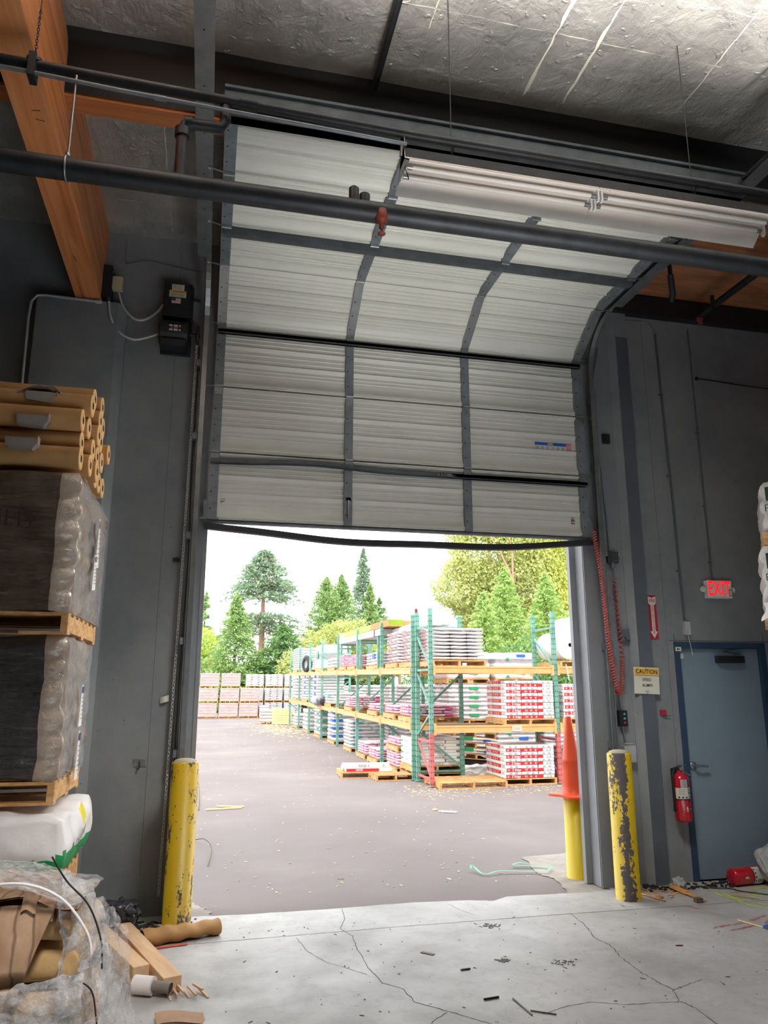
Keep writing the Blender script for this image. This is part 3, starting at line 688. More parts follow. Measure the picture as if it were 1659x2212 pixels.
# ================================================================== PIPES AND LAMP UNDER THE ROOF
t = thing('sprinkler_main', 'large black sprinkler main pipe crossing in front of the raised door', 'pipe', (0, 3.6, 4.30))
b = MB(); b.cyl((-6, 0, .0), (8, 0, -.0), .057, n=24); b.build('pipe', 'black_steel', t)
b = MB(); b.cyl((.72, 0, -.04), (.72, 0, .10), .03, n=14); b.cyl((.66, 0, .03), (.66, 0, .13), .028, n=14); b.cyl((.66, 0, .12), (.66, 0, .14), .018, n=10); b.build('outlet_boss', 'black_steel', t)
h = MB(); h.lathe([(.0, .03), (.032, .03), (.034, -.0), (.034, -.03), (.02, -.04), (.012, -.06), (.016, -.075), (0, -.08)], 14, 0, Matrix.Translation((.81, -.03, -.035))); h.cyl((.81, -.03, -.11), (.81, -.03, -.15), .006); h.lathe([(.0, 0), (.022, .002), (.022, .005), (0, .006)], 14, 0, Matrix.Translation((.81, -.03, -.15))); h.build('sprinkler_head', 'red_rust', t)
def clevis(t, x, r, z1, name='pipe_hanger', m='galv'):
    b = MB(); b.tube([(x, -math.sin(a) * (r + .004), math.cos(a) * (r + .004)) for a in np.linspace(0, 2 * PI, 22)[:-1]], .007, 6, 0, True); b.cyl((x, 0, r), (x, 0, z1), .006, n=8); b.lathe([(.0, 0), (.014, .0), (.014, .03), (0, .03)], 6, 0, Matrix.Translation((x, 0, r + .005))); b.build(name, m, t)
clevis(t, -.815, .057, .56); clevis(t, 3.58, .057, CZ - 4.30 - .003)
t = thing('branch_pipe', 'thinner black branch pipe above the sprinkler main, running along the lamp', 'pipe', (0, 3.62, 4.88))
b = MB(); b.tube([(-6, 0, .08), (-2, 0, .04), (-.2, 0, 0), (1.0, 0, -.03), (3.6, 0, -.03), (8, 0, -.03)], .027, 14); b.cyl((.02, 0, -.003), (.12, 0, -.006), .034, n=14); b.build('pipe', 'black_steel', t)
b = MB(); b.tube([(-6, -.03, -.03), (-1.1, -.03, -.05), (-.6, -.03, -.075), (.3, -.03, -.10), (.96, -.03, -.12)], .011, 8); b.cyl((-.42, -.03, -.082), (-.36, -.03, -.084), .015, n=10); b.build('conduit', 'galv_dull', t, label='thin grey electrical conduit')
b = MB(); b.box((-1.03, -.01, -.01), (.035, .08, .14)); b.cyl((-1.03, 0, .03), (-1.03, 0, .05), .04, n=12); b.build('pipe_clamp', 'black_steel', t)
b = MB()
for k in range(18):
    z = .06 + k * .018; a = (k % 2) * PI / 2
    b.tube([(-1.03 + .006 * math.cos(u) * math.cos(a), .006 * math.cos(u) * math.sin(a), z + .012 * math.sin(u)) for u in np.linspace(0, 2 * PI, 9)[:-1]], .0022, 5, 0, True)
b.cyl((-1.03, 0, .36), (-1.03, 0, .30), .003); b.cyl((-1.03, 0, .37), (-1.03, 0, CZ - 4.88 - .002), .003); b.build('hanger_chain', 'black_steel', t)
t = thing('riser_pipe', 'short black vertical pipe with elbow between sprinkler main and branch', 'pipe', (-.27, 3.64, 4.36))
b = MB(); b.tube([(0, 0, -.02), (0, 0, .30), (.012, 0, .335), (.045, 0, .35), (.2, 0, .352), (.22, 0, .40), (.22, 0, .5)], .03, 14); b.cyl((0, 0, .26), (0, 0, .31), .04, n=14); b.cyl((0, 0, -.03), (0, 0, .02), .042, n=14); b.cyl((.05, 0, .351), (.01, 0, .345), .04, n=14); b.build('pipe', 'black_steel', t)
t = thing('ceiling_pipe', 'glossy black pipe hung under the silver foil ceiling above the door', 'pipe', (.94, 0, 5.84))
b = MB(); b.cyl((0, -3, 0), (0, 4.39, 0), .024, n=14); b.build('pipe', 'black_paint', t)
b = MB(); b.bx(-.03, .03, 2.4, 2.44, -.03, CZ - 5.84 - .002); b.build('pipe_strap', 'black_steel', t)
t = thing('sprinkler_branch', 'black sprinkler branch pipe with red head below plywood deck', 'pipe', (4.95, 0, 5.62))
b = MB(); b.cyl((0, 2.2, 0), (0, 6.5, 0), .035, n=14); b.cyl((0, 5.5, 0), (0, 5.5, .1), .016); b.cyl((-.02, 6.2, -.04), (-.02, 6.2, .1), .02); b.build('pipe', 'black_steel', t)
b = MB(); b.lathe([(0, -.06), (.03, -.05), (.02, -.02), (.034, .0), (.034, .03), (0, .03)], 12, 0, Matrix.Translation((0, 6.45, -.05))); b.build('sprinkler_head', 'red_rust', t)
clevis(t, 0, .035, .29)
t = thing('drop_pipe', 'short black pipe stub slanting beside the door track under the deck', 'pipe', (4.03, 5.6, 5.5))
b = MB(); b.tube([(0, 0, 0), (.05, .06, -.16), (.055, .1, -.22)], .028, 12); b.cyl((0, 0, 0), (0, 0, .415), .02); b.build('pipe', 'black_steel', t)
# fluorescent strip: industrial fixture, bare unlit tubes under a white reflector
t = thing('fluorescent_fixture', 'long unlit two-tube fluorescent strip lamp hanging before the raised door', 'ceiling lamp', (.95, 3.66, 4.68))
LL = 2.44
b = MB(); pr = [(-.165, -.09), (-.06, .0), (-.055, .012), (.055, .012), (.06, 0), (.165, -.09), (.16, -.094), (.056, -.005), (-.056, -.005), (-.16, -.094)]
M0 = Matrix.Rotation(-PI / 2, 4, 'Z'); n = len(pr)
for x0, x1 in ((0, 1.213), (1.218, LL)):
    b.add([(x0, -p, q) for p, q in pr] + [(x1, -p, q) for p, q in pr], [tuple(range(n)), tuple(reversed(range(n, 2 * n)))] + [(i, (i + 1) % n, (i + 1) % n + n, i + n) for i in range(n)])
b.build('reflector', 'white_enamel', t)
b = MB(); b.bx(0, LL, -.055, .055, .012, .07); b.build('housing', 'black_steel', t)
for y in (-.04, .045):
    for x0 in (.03, 1.25):
        b = MB(); b.cyl((x0, y, -.045), (x0 + 1.15, y, -.045), .013, n=14); b.cyl((x0 - .012, y, -.045), (x0 + .02, y, -.045), .0138, n=14, mi=1); b.cyl((x0 + 1.13, y, -.045), (x0 + 1.162, y, -.045), .0138, n=14, mi=1); b.build('fluorescent_tube', ['tube_glass', 'galv'], t)
    for x in (.008, 1.206, 1.23, 2.43):
        b = MB(); b.box((x, y, -.035), (.012, .03, .07)); b.box((x, y, -.07), (.01, .018, .02)); b.build('lamp_holder', 'white', t)
b = MB(); b.prism([(-.165, -.09), (-.06, .0), (-.05, .16), (-.02, .16), (.0, .08), (.06, 0), (.12, -.06)], -.003, .0, Matrix.Rotation(PI / 2, 4, 'Z')); b.cyl((.0, .0, .05), (.0, -.02, .2), .014, n=8); b.build('end_plate', 'galv', t)
b = MB(); b.tube([(.005, -.08, -.06), (-.01, -.1, -.1), (.0, -.11, -.14), (.012, -.1, -.17)], .003, 6); b.build('loose_wire', 'black', t)
for x in (.3, 1.9):
    b = MB(); b.cyl((x, 0, .07), (x, -.04, .14), .005); b.cyl((x, 0, .07), (x, 0, CZ - 4.68 - .002), .003); b.build('hanger_rod', 'black_steel', t)

# ================================================================== LEFT JAMB: OPENER, CHAIN, WIRING
FY = WY - .13
t = thing('door_opener', 'black chain-hoist door operator motor with caution stickers beside left jamb', 'door opener', (-.43, WY, 4.78))
b = MB(); b.bx(-.12, .13, -.14, 0, .28, .62); b.bx(-.13, .14, -.02, 0, -.05, .66); b.build('control_box', 'black_paint', t, bevel=.008)
b = MB(); b.cyl((-.13, -.12, .13), (.11, -.12, .13), .10, n=28); b.cyl((-.135, -.12, .13), (-.15, -.12, .13), .075, n=24)
for k in range(5): b.cyl((-.11 + k * .045, -.12, .13), (-.10 + k * .045, -.12, .13), .106, n=28)
b.build('motor', 'black_paint', t)
b = MB(); b.bx(-.12, .1, -.2, -.02, -.03, .035); b.build('mount_foot', 'black_paint', t, bevel=.006)
b = MB(); b.box((-.0, -.215, .13), (.1, .008, .055), 0); b.box((0, -.22, .135), (.08, .004, .004), 1); b.box((0, -.22, .125), (.08, .004, .004), 1); b.build('motor_label', ['sign_white', 'pale_red'], t)
b = MB(); b.box((-.0, -.143, .57), (.11, .004, .06), 0); b.box((0, -.144, .505), (.15, .004, .065), 0); b.box((0, -.1465, .525), (.15, .002, .022), 1); b.text('CAUTION', .024, facing((.01, -.148, .525), '-y'), 2, bold=.01)
for k in range(3): b.box((0, -.1465, .505 - k * .012), (.13, .001, .003), 2)
for k in range(4): b.box((0, -.1455, .59 - k * .012), (.09, .001, .003), 3)
b.build('caution_label', ['sign_white', 'sign_yellow', 'black', 'grey_card'], t)
b = MB(); b.box((-.01, -.143, .435), (.08, .003, .05), 0); b.box((-.032, -.145, .446), (.034, .002, .026), 2)
for k in range(4): b.box((-.01, -.1448, .413 + k * .0125), (.078, .001, .005), 1)
b.build('flag_sticker', ['sign_white', 'pale_red', 'flag_blue'], t)
b = MB(); b.cyl((.14, -.06, .5), (.2, -.06, .5), .012); b.build('release_knob', 'black_paint', t)
b = MB(); b.cyl((.13, -.1, .13), (.22, -.1, .13), .016); b.build('shaft', 'black_paint', t)
b = MB(); b.lathe([(.0, -.01), (.09, -.01), (.1, 0), (.09, .01), (0, .01)], 26, 0, Matrix.Translation((.2, -.1, .13)) @ Matrix.Rotation(PI / 2, 4, 'Y')); b.build('chain_wheel', 'black_paint', t)
def chain(name, pts, pitch, r, m, label, cat, parent=None):
    b = MB(); P = [Vector(p) for p in pts]; seg = []
    L = sum((P[i + 1] - P[i]).length for i in range(len(P) - 1)); n = int(L / pitch); d = 0; i = 0; acc = 0
    for k in range(n):
        s = k * pitch
        while i < len(P) - 2 and acc + (P[i + 1] - P[i]).length < s: acc += (P[i + 1] - P[i]).length; i += 1
        T = (P[i + 1] - P[i]); u = T.normalized(); c = P[i] + u * (s - acc)
        a = u.orthogonal().normalized(); e = u.cross(a); w = a if k % 2 else e
        b.tube([c + u * (pitch * .66 * math.cos(q)) + w * (pitch * .36 * math.sin(q)) for q in np.linspace(0, 2 * PI, 9)[:-1]], r, 5, 0, True)
    return one(b, name, m, label, cat)
chain('hoist_chain', [(-.235, WY - .1, 4.82), (-.24, WY - .09, 3.5), (-.25, WY - .07, 2.2), (-.265, WY - .05, 1.0), (-.275, WY - .045, .12)], .03, .004, 'bright_steel', 'long dangling steel hoist chain beside the left door jamb', 'chain')
b = MB(); b.tube([(-.21, WY - .1, 4.8), (-.215, WY - .08, 3.6), (-.2, WY - .06, 2.9), (-.215, WY - .05, 1.8), (-.22, WY - .04, .1)], .0035, 6); one(b, 'hanging_cable', 'black', 'thin dark cable hanging between hoist chain and left door jamb', 'cable')
t = thing('junction_box', 'beige electrical box with flexible conduits beside wooden beam end', 'electrical box', (-.98, WY, 5.33))
b = MB(); b.bx(-.13, -.03, -.16, -.0, -.16, .16); b.build('backbox', 'black_steel', t, bevel=.004)
b = MB(); b.bx(-.03, .06, -.14, -.06, -.05, .07); b.build('cover', 'beige', t, bevel=.006)
b = MB(); b.cyl((-.07, -.13, .12), (-.03, -.12, .10), .022); b.cyl((-.05, -.13, -.12), (-.05, -.13, -.18), .018); b.build('fitting', 'galv', t)
def flex(name, pts, r, label, n=10):
    b = MB(); P = [Vector(p) for p in pts]; out = []; rr = []
    for i in range(len(P) - 1):
        a0 = P[max(i - 1, 0)]; a1 = P[i]; a2 = P[i + 1]; a3 = P[min(i + 2, len(P) - 1)]
        for k in range(12):
            u = k / 12; out.append(.5 * ((2 * a1) + (a2 - a0) * u + (2 * a0 - 5 * a1 + 4 * a2 - a3) * u * u + (3 * a1 - a0 - 3 * a2 + a3) * u ** 3)); rr.append(r * (1 + .16 * (k % 2)))
    b.tube(out, rr, n); return one(b, name, 'bright_steel', label, 'cable')
flex('flexible_conduit', [(-.95, WY - .1, 5.26), (-.9, WY - .1, 5.12), (-.8, WY - .09, 5.02), (-.7, WY - .08, 5.03), (-.6, WY - .08, 5.12), (-.56, WY - .07, 5.2)], .010, 'upper steel flexible conduit looping from beige box to door operator')
flex('flexible_conduit', [(-1.02, WY - .14, 5.14), (-1.0, WY - .14, 5.0), (-.93, WY - .1, 4.88), (-.8, WY - .08, 4.82), (-.66, WY - .08, 4.86), (-.565, WY - .1, 4.9)], .010, 'lower steel flexible conduit looping from beige box to operator motor')
b = MB(); b.tube([(-1.1, FY - .02, 5.12), (-1.3, FY - .02, 5.125), (-1.55, FY - .02, 5.13), (-1.62, FY - .02, 5.12), (-1.66, FY - .02, 5.06), (-1.67, FY - .02, 4.9), (-1.66, FY - .015, 4.3), (-1.68, FY - .01, 3.0)], .012, 10); b.cyl((-1.13, FY - .02, 5.12), (-1.08, FY - .02, 5.12), .018); one(b, 'bent_conduit', 'bright_steel', 'bent steel conduit crossing under the wooden beam end', 'conduit')
b = MB(); b.tube([(-.93, WY - .02, 5.86), (-.92, WY - .02, 5.6), (-.85, WY - .02, 5.62), (-.7, WY - .02, 5.66), (-.55, WY - .02, 5.63), (-.3, WY - .02, 5.6), (-.1, WY - .02, 5.6)], .004, 6); one(b, 'loose_cable', 'galv_dull', 'thin grey cable strung across wall above the door operator', 'cable')
t = thing('wall_hook', 'small galvanized hook plate screwed on left concrete wall', 'hook', (-.49, WY, 1.155))
b = MB(); b.bx(-.05, .05, -.006, 0, -.03, .03); b.build('plate', 'galv', t)
b = MB(); b.tube([(0, -.006, .01), (0, -.03, .005), (.005, -.035, -.02), (0, -.03, -.045), (-.012, -.02, -.05)], .005); b.build('hook', 'black_steel', t)
b = MB(); b.bx(-.03, .03, -.025, 0, -.015, .015); one(b, 'photo_sensor', 'black_paint', 'little dark sensor bracket fixed on wall left of the chain', 'sensor', (-.3, WY, 2.83))
b = MB(); b.grid(lambda u, v: (u * .07, -.012 - .02 * math.sin(u * 3), .05 * v + .02 * u), 6, 4); one(b, 'paper_scrap', 'sign_white', 'torn paper scrap stuck on the wall near hoist chain', 'paper', (-.36, WY, 1.62))

# ================================================================== BOLLARDS AND CONE
def bollard(loc, h, m, label, tilt=0):
    t = thing('bollard', label, 'bollard', loc)
    b = MB(); b.lathe([(.0, .0), (.107, .0), (.105, .0), (.105, h - .012), (.098, h - .004), (.09, h)], 40); b.build('post', m, t)
    b = MB(); b.lathe([(.092, h - .004), (.08, h + .012), (.05, h + .022), (0, h + .026)], 32); b.build('cap', 'bare_concrete', t, label='domed concrete fill')
    return t
bollard((-.12, 6.36, 0), 1.19, 'yellow_paint', 'chipped yellow bollard standing beside the left door jamb')
bollard((3.60, 6.36, 0), 1.19, 'yellow_paint_scraped', 'yellow bollard scraped to grey metal, inside the right jamb')
ob = bollard((3.545, 7.16, -.01), .80, 'yellow_paint_clean', 'clean yellow bollard outdoors wearing the orange traffic cone')
t = thing('traffic_cone', 'faded orange traffic cone jammed over the outdoor bollard', 'traffic cone', (3.535, 7.15, .745))
t.rotation_euler = (R(2), R(-3), R(12))
b = MB(); b.lathe([(.118, .02), (.108, .03), (.102, .1), (.09, .22), (.085, .3), (.09, .31), (.083, .33), (.052, .55), (.03, .72), (.026, .73), (.02, .728)], 40); b.build('cone', 'cone_orange', t)
b = MB(); b.prism([(-.17, -.17), (.17, -.17), (.17, .17), (-.17, .17)], 0, .022, Matrix.Rotation(PI / 2, 4, 'X')); 
b = MB()
def sq(u, v):
    a = 2 * PI * u; r0 = .112; c = max(abs(math.cos(a)), abs(math.sin(a))); r1 = .17 / c; r = r0 + (r1 - r0) * v; return (r * math.cos(a), r * math.sin(a), .02 - .018 * v + .012 * math.sin(a * 2 + 1) * v)
b.grid(sq, 32, 3); b.grid(lambda u, v: tuple(Vector(sq(u, 1 - v)) - Vector((0, 0, .022))), 32, 3)
b.grid(lambda u, v: tuple(Vector(sq(u, 1)) - Vector((0, 0, .022 * (1 - v)))), 32, 1); b.build('base_flange', 'cone_orange', t)

# ================================================================== RIGHT WALL
t = thing('exit_sign', 'white illuminated exit sign with red letters above blue door', 'exit sign', (5.03, WY, 2.72))
b = MB(); b.bx(-.14, .14, -.07, 0, -.09, .09); b.build('housing', 'white', t, bevel=.008)
m_emit('exit_red', (.9, .01, .015), 1.0)
b = MB(); b.text('EXIT', .205, facing((-.012, -.0715, .0), '-y', .62), 0, bold=.016); b.build('lettering', 'exit_red', t, label='glowing red letters')
b = MB(); b.box((.118, -.071, -.035), (.04, .004, .07), 0); b.box((.118, -.0735, -.035), (.026, .002, .05), 1); b.build('test_panel', ['grey_card', 'sign_white'], t)
for s in (-1, 1):
    b = MB(); b.lathe([(.0, 0), (.02, .002), (.032, .02), (.03, .03), (0, .034)], 18, 0, Matrix.Translation((s * .165, -.03, .0)) @ Matrix.Rotation(s * R(35), 4, 'Z') @ Matrix.Rotation(PI / 2, 4, 'X')); b.cyl((s * .14, -.03, 0), (s * .165, -.03, 0), .012); b.build('lamp_head', 'tube_glass', t)
t = thing('fire_extinguisher_sign', 'tall red arrow sign on the wall above fire extinguisher', 'sign', (4.285, WY - .004, 2.43))
b = MB(); b.bx(-.047, .047, -.003, 0, -.215, .215); b.build('panel', 'sign_red', t)
b = MB(); b.add([(x, -.0045, z) for x, z in ((-.042, .205), (0, .19), (.042, .205), (.042, .135), (.018, .115), (-.018, .115), (-.042, .135))], [tuple(range(7))]); b.add([(x, -.0045, z) for x, z in ((-.018, .115), (.018, .115), (.018, -.14), (-.018, -.14))], [(3, 2, 1, 0)]); b.add([(x, -.0045, z) for x, z in ((-.042, -.14), (.042, -.14), (0, -.207))], [(0, 2, 1)]); b.build('arrow', 'sign_white', t)
b = MB(); b.text('FIRE', .045, facing((0, -.0055, .16), '-y', .8), 0, bold=.012); b.build('lettering', 'sign_red', t)
b = MB()
for i, c in enumerate('EXTINGUISHER'): b.text(c, .03, facing((0, -.0055, .105 - i * .0235), '-y'), 0, bold=.01)
b.build('lettering', 'sign_red', t)
t = thing('caution_sign', 'yellow and white caution speed bumps sign right of the doorway', 'sign', (4.13, WY - .056, 1.815))
t.rotation_euler = (0, R(2), 0)
b = MB(); b.bx(-.135, .135, -.004, 0, -.125, .125); b.build('panel', 'sign_white', t, bevel=.002)
b = MB(); b.bx(-.128, .128, -.0052, -.004, .048, .118); b.build('header_band', 'sign_yellow', t)
b = MB(); b.text('CAUTION', .056, facing((0, -.0062, .083), '-y', .92), 0, bold=.014); b.build('lettering', 'black', t)
b = MB(); b.text('SPEED', .036, facing((0, -.0062, .008), '-y'), 0, bold=.003); b.build('lettering', 'black', t)
b = MB(); b.text('BUMPS', .036, facing((0.005, -.0062, -.045), '-y'), 0, bold=.003); b.build('lettering', 'black', t)
b = MB(); b.bx(-.128, .128, -.006, -.005, .0455, .048); b.build('rule_line', 'black', t)
b = MB(); b.bx(-.02, .02, -.006, -.005, -.104, -.1); b.build('fine_print', 'black', t)
b = MB()
for x, z in ((-.005, .118), (0, -.115)): b.lathe([(0, .003), (.005, .002), (.006, 0)], 8, 0, facing((x, -.005, z), '-y'))
b.build('screw', 'galv', t)
# extinguisher on its wall bracket
def extinguisher(t, hung=True):
    b = MB(); b.lathe([(0, 0), (.06, .0), (.072, .012), (.074, .03), (.074, .36), (.07, .385), (.05, .415), (.024, .43), (.02, .45), (0, .45)], 32); b.build('cylinder', 'red_shiny', t)
    b = MB()
    def cyl_lab(z0, z1, a0, a1, mi, r=.0748):
        b.grid(lambda u, v: (r * math.sin(a0 + (a1 - a0) * u), -r * math.cos(a0 + (a1 - a0) * u), z0 + (z1 - z0) * v), 16, 1, mi)
    cyl_lab(.205, .30, -1.3, 1.3, 0); cyl_lab(.30, .375, -.6, .3, 1, .0752)
    cyl_lab(.195, .203, -3.1, 3.1, 2, .0752)
    for i in range(5): cyl_lab(.212, .226, -1.0 + i * .45, -.78 + i * .45, 2, .0752)
    for k in range(4): cyl_lab(.24 + k * .014, .244 + k * .014, -.9, -.1, 3, .0752); cyl_lab(.24 + k * .014, .248 + k * .014, .25, .7, 2 if k % 2 else 3, .0752)
    for k in range(4): cyl_lab(.315 + k * .014, .318 + k * .014, -.5, .2, 3, .0756)
    nn = []
    for q, (u, v) in enumerate(((-.55, 0), (0, -.022), (.55, 0), (0, .022))): nn.append((.0752 * math.sin(u), -.0752 * math.cos(u), .115 + v))
    for q in range(4):
        a = nn[q]; c = nn[(q + 1) % 4]; b.add([a, c, (0, -.0762, .115)], [(0, 1, 2)], 0)
    cyl_lab(.112, .118, -.25, .25, 3, .0765)
    b.build('label', ['sign_white', 'grey_bag', 'black', 'grey_card'], t, label='white instruction labels')
    b = MB(); b.lathe([(0, .45), (.018, .45), (.02, .47), (.016, .49), (0, .49)], 14, 1); b.bar((0, .02, .49), (.02, -.08, .505), .018, .006); b.bar((0, .015, .47), (.05, -.09, .41), .016, .006); b.cyl((.0, -.015, .465), (.0, -.03, .465), .016, n=12); b.bar((-.04, 0, .47), (.04, 0, .475), .01, .02); b.build('handle', ['galv', 'black_paint'], t)
    if hung:
        b = MB(); b.tube([(-.02, 0, .475), (-.06, -.01, .47), (-.09, -.02, .41), (-.092, -.02, .3), (-.085, -.01, .22), (-.08, 0, .14)], .011, 10); b.lathe([(.012, 0), (.016, -.05), (.01, -.06)], 10, 0, Matrix.Translation((-.08, 0, .15))); b.build('hose', 'black', t)
        b = MB(); b.bx(-.03, .03, .074, .098, .1, .46); b.tube([(.078 * math.sin(a), -.078 * math.cos(a), .2) for a in np.linspace(0, 2 * PI, 25)[:-1]], .004, 5, 0, True); b.build('wall_bracket', 'black_paint', t)
t = thing('fire_extinguisher', 'red fire extinguisher hanging on bracket left of blue door', 'fire extinguisher', (4.38, WY - .1, .545)); extinguisher(t); t.rotation_euler = (0, R(-1), 0)
t = thing('fire_extinguisher', 'red fire extinguisher lying on the floor before the blue door', 'fire extinguisher', (4.73, 6.52, .078)); extinguisher(t, False); t.rotation_euler = (R(0), R(90), R(6))
b = MB(); b.bx(-.03, .03, -.02, 0, -.02, .03, 0); b.bx(-.01, .07, -.026, -.02, -.026, -.022, 1); one(b, 'wall_alarm_bracket', ['sign_red', 'black'], 'tiny dark red bracket on wall above the hanging extinguisher', 'bracket', (4.31, WY, 1.51))
# door contact switch, conduits
t = thing('wall_conduit', 'thin vertical conduit ending in a small box above blue door', 'conduit', (4.62, WY, 0))
b = MB(); b.tube([(-.04, -.014, 5.5), (-.02, -.014, 4.5), (.0, -.014, 3.4), (.01, -.014, 2.42)], .011, 8)
for z in (2.9, 3.9, 4.8): b.box((.0 - (z - 2.4) * .013 + .0, -.012, z), (.05, .02, .014))
b.build('conduit', 'stripe_grey', t)
b = MB(); b.bx(-.012, .048, -.05, 0, 2.26, 2.39); b.build('switch_box', 'grey_bag', t, bevel=.003)
b = MB(); b.tube([(.02, -.03, 2.27), (.03, -.035, 2.2), (.05, -.035, 2.08), (.055, -.03, 2.06)], .003, 6); b.build('lead_wire', 'sign_white', t)
t = thing('wall_conduit', 'thin vertical conduit dropping down to the exit sign', 'conduit', (4.99, WY, 0))
b = MB(); b.tube([(.0, -.012, 5.6), (.0, -.012, 2.9), (.02, -.012, 2.8)], .009, 8)
for z in (3.0, 3.6, 4.4): b.box((0, -.01, z), (.04, .02, .012))
b.build('conduit', 'stripe_grey', t)
b = MB(); b.tube([(4.62, WY - .01, 5.5), (4.5, WY - .01, 5.64), (4.1, WY - .01, 5.62)], .003, 5); one(b, 'loose_cable', 'galv_dull', 'faint thin cable curving at wall top over the blue door', 'cable')
b = MB(); b.tube([(5.05, WY - .01, 5.03), (5.2, WY - .02, 5.02), (5.6, WY - .015, 5.0), (6.4, WY - .012, 4.98)], .006, 6); b.lathe([(0, .02), (.02, .015), (.022, 0)], 10, 0, facing((5.05, WY, 5.03), '-y')); one(b, 'loose_cable', 'black', 'dark cable running sideways high on the wall above exit sign', 'cable')
t = thing('cord_station', 'grey outlet box high on right jamb with coiled red cord', 'electrical box', (3.86, WY, 3.0))
b = MB(); b.bx(-.06, .06, -.07, 0, -.05, .06); b.build('outlet_box', 'galv_dark', t, bevel=.004)
b = MB(); b.tube([(.03, -.06, .04), (.07, -.07, .03), (.085, -.07, -.01), (.06, -.07, -.035), (-.0, -.07, -.035)], .004, 6); b.build('bail_wire', 'galv', t)
b = MB(); b.cyl((.0, -.05, -.05), (.0, -.05, -.1), .02, n=12); b.cyl((0, -.05, -.1), (.005, -.05, -.2), .008, n=8); b.tube([(.005, -.04, 2.25), (-.06, -.02, 1.9), (-.05, -.02, 1.0), (-.02, -.03, .4), (-.015, -.03, .06)], .008, 8); b.build('feed_conduit', 'galv_dull', t)
def coil(pts, r, pitch, w, name, m, label):
    P = [Vector(p) for p in pts]; fine = []
    for i in range(len(P) - 1):
        a0 = P[max(i - 1, 0)]; a1 = P[i]; a2 = P[i + 1]; a3 = P[min(i + 2, len(P) - 1)]
        for k in range(40):
            u = k / 40; fine.append(.5 * ((2 * a1) + (a2 - a0) * u + (2 * a0 - 5 * a1 + 4 * a2 - a3) * u * u + (3 * a1 - a0 - 3 * a2 + a3) * u ** 3))
    fine.append(P[-1]); S = [0]
    for i in range(1, len(fine)): S.append(S[-1] + (fine[i] - fine[i - 1]).length)
    out = []; s = 0; i = 0; ph = 0
    while s < S[-1]:
        while S[i + 1] < s: i += 1
        f = (s - S[i]) / max(1e-6, S[i + 1] - S[i]); c = fine[i].lerp(fine[i + 1], f); t = (fine[i + 1] - fine[i]).normalized()
        a = t.cross(Vector((0, 1, 0))); a = a.normalized() if a.length > .01 else Vector((1, 0, 0)); e = t.cross(a)
        out.append(c + (a * math.cos(ph) + e * math.sin(ph)) * r); pp = pitch(s / S[-1]) if callable(pitch) else pitch
        s += pp / 9; ph += 2 * PI / 9
    b = MB(); b.tube(out, w, 5); return one(b, name, m, label, 'cord')
coil([(3.865, WY - .05, 2.8), (3.87, WY - .05, 2.5), (3.89, WY - .05, 2.1), (3.87, WY - .05, 1.78), (3.8, WY - .1, 1.70), (3.73, WY - .18, 1.8), (3.675, WY - .2, 2.2), (3.645, WY - .2, 2.8), (3.6, WY - .19, 3.24)], .019, lambda u: .046 if u < .28 else .026, .0045, 'coiled_cord', 'cord_red', 'red coiled cord drooping between outlet box and right door track')
t = thing('push_button_station', 'dark three-button door control box on the right jamb wall', 'control box', (3.86, WY, 1.465))
b = MB(); b.bx(-.04, .04, -.06, 0, -.07, .075); b.build('housing', 'black_paint', t, bevel=.004)
for z, m in ((.04, 'teal'), (.0, 'teal'), (-.04, 'sign_red')):
    b = MB(); b.lathe([(0, .012), (.012, .01), (.013, 0)], 12, 0, facing((.008, -.06, z), '-y')); b.build('button', m, t)
b = MB(); b.cyl((.0, -.03, -.07), (.015, -.03, -.24), .009, n=8); b.build('conduit', 'galv', t)
b = MB(); b.cyl((0, -.03, .075), (-.03, -.03, .28), .006, n=8); b.build('conduit', 'galv', t)
b = MB(); b.bx(-.06, .06, -.07, 0, -.08, .07); b.cyl((-.04, -.03, .085), (.05, -.03, .085), .008); one(b, 'utility_box', 'grey_bag', 'pale grey utility box on wall behind the scraped bollard', 'electrical box', (3.90, WY, 1.15), bevel=.004)
b = MB(); b.bx(-.05, .05, -.05, 0, -.05, .06); b.cyl((.01, -.05, -.02), (.01, -.075, -.02), .018); b.cyl((-.05, -.02, -.04), (-.06, -.02, .5), .008); one(b, 'key_switch', 'stripe_grey', 'grey key switch plate beside the bright concrete arris', 'switch', (3.94, WY, 2.24), bevel=.003)
b = MB(); b.bx(-.04, .04, -.03, 0, -.05, .05); b.cyl((.0, -.03, 0), (.0, -.05, 0), .014); one(b, 'wall_sensor', 'black_steel', 'small dark box high on wall beside right track', 'sensor', (3.9, WY, 4.25), bevel=.003)
t = thing('warning_plate', 'small dark blue notice sticker below the coiled cord', 'sticker', (3.765, WY, 1.60))
b = MB(); b.bx(-.052, .052, -.002, 0, -.036, .036); b.build('plate', 'flag_blue', t)
b = MB()
for k, (z, w) in enumerate(((.026, .07), (.016, .09), (.004, .06), (-.006, .085), (-.014, .08), (-.024, .09))): b.bx(-w / 2, w / 2, -.003, -.002, z - .0025, z + .0025)
b.build('lettering', 'sign_white', t)
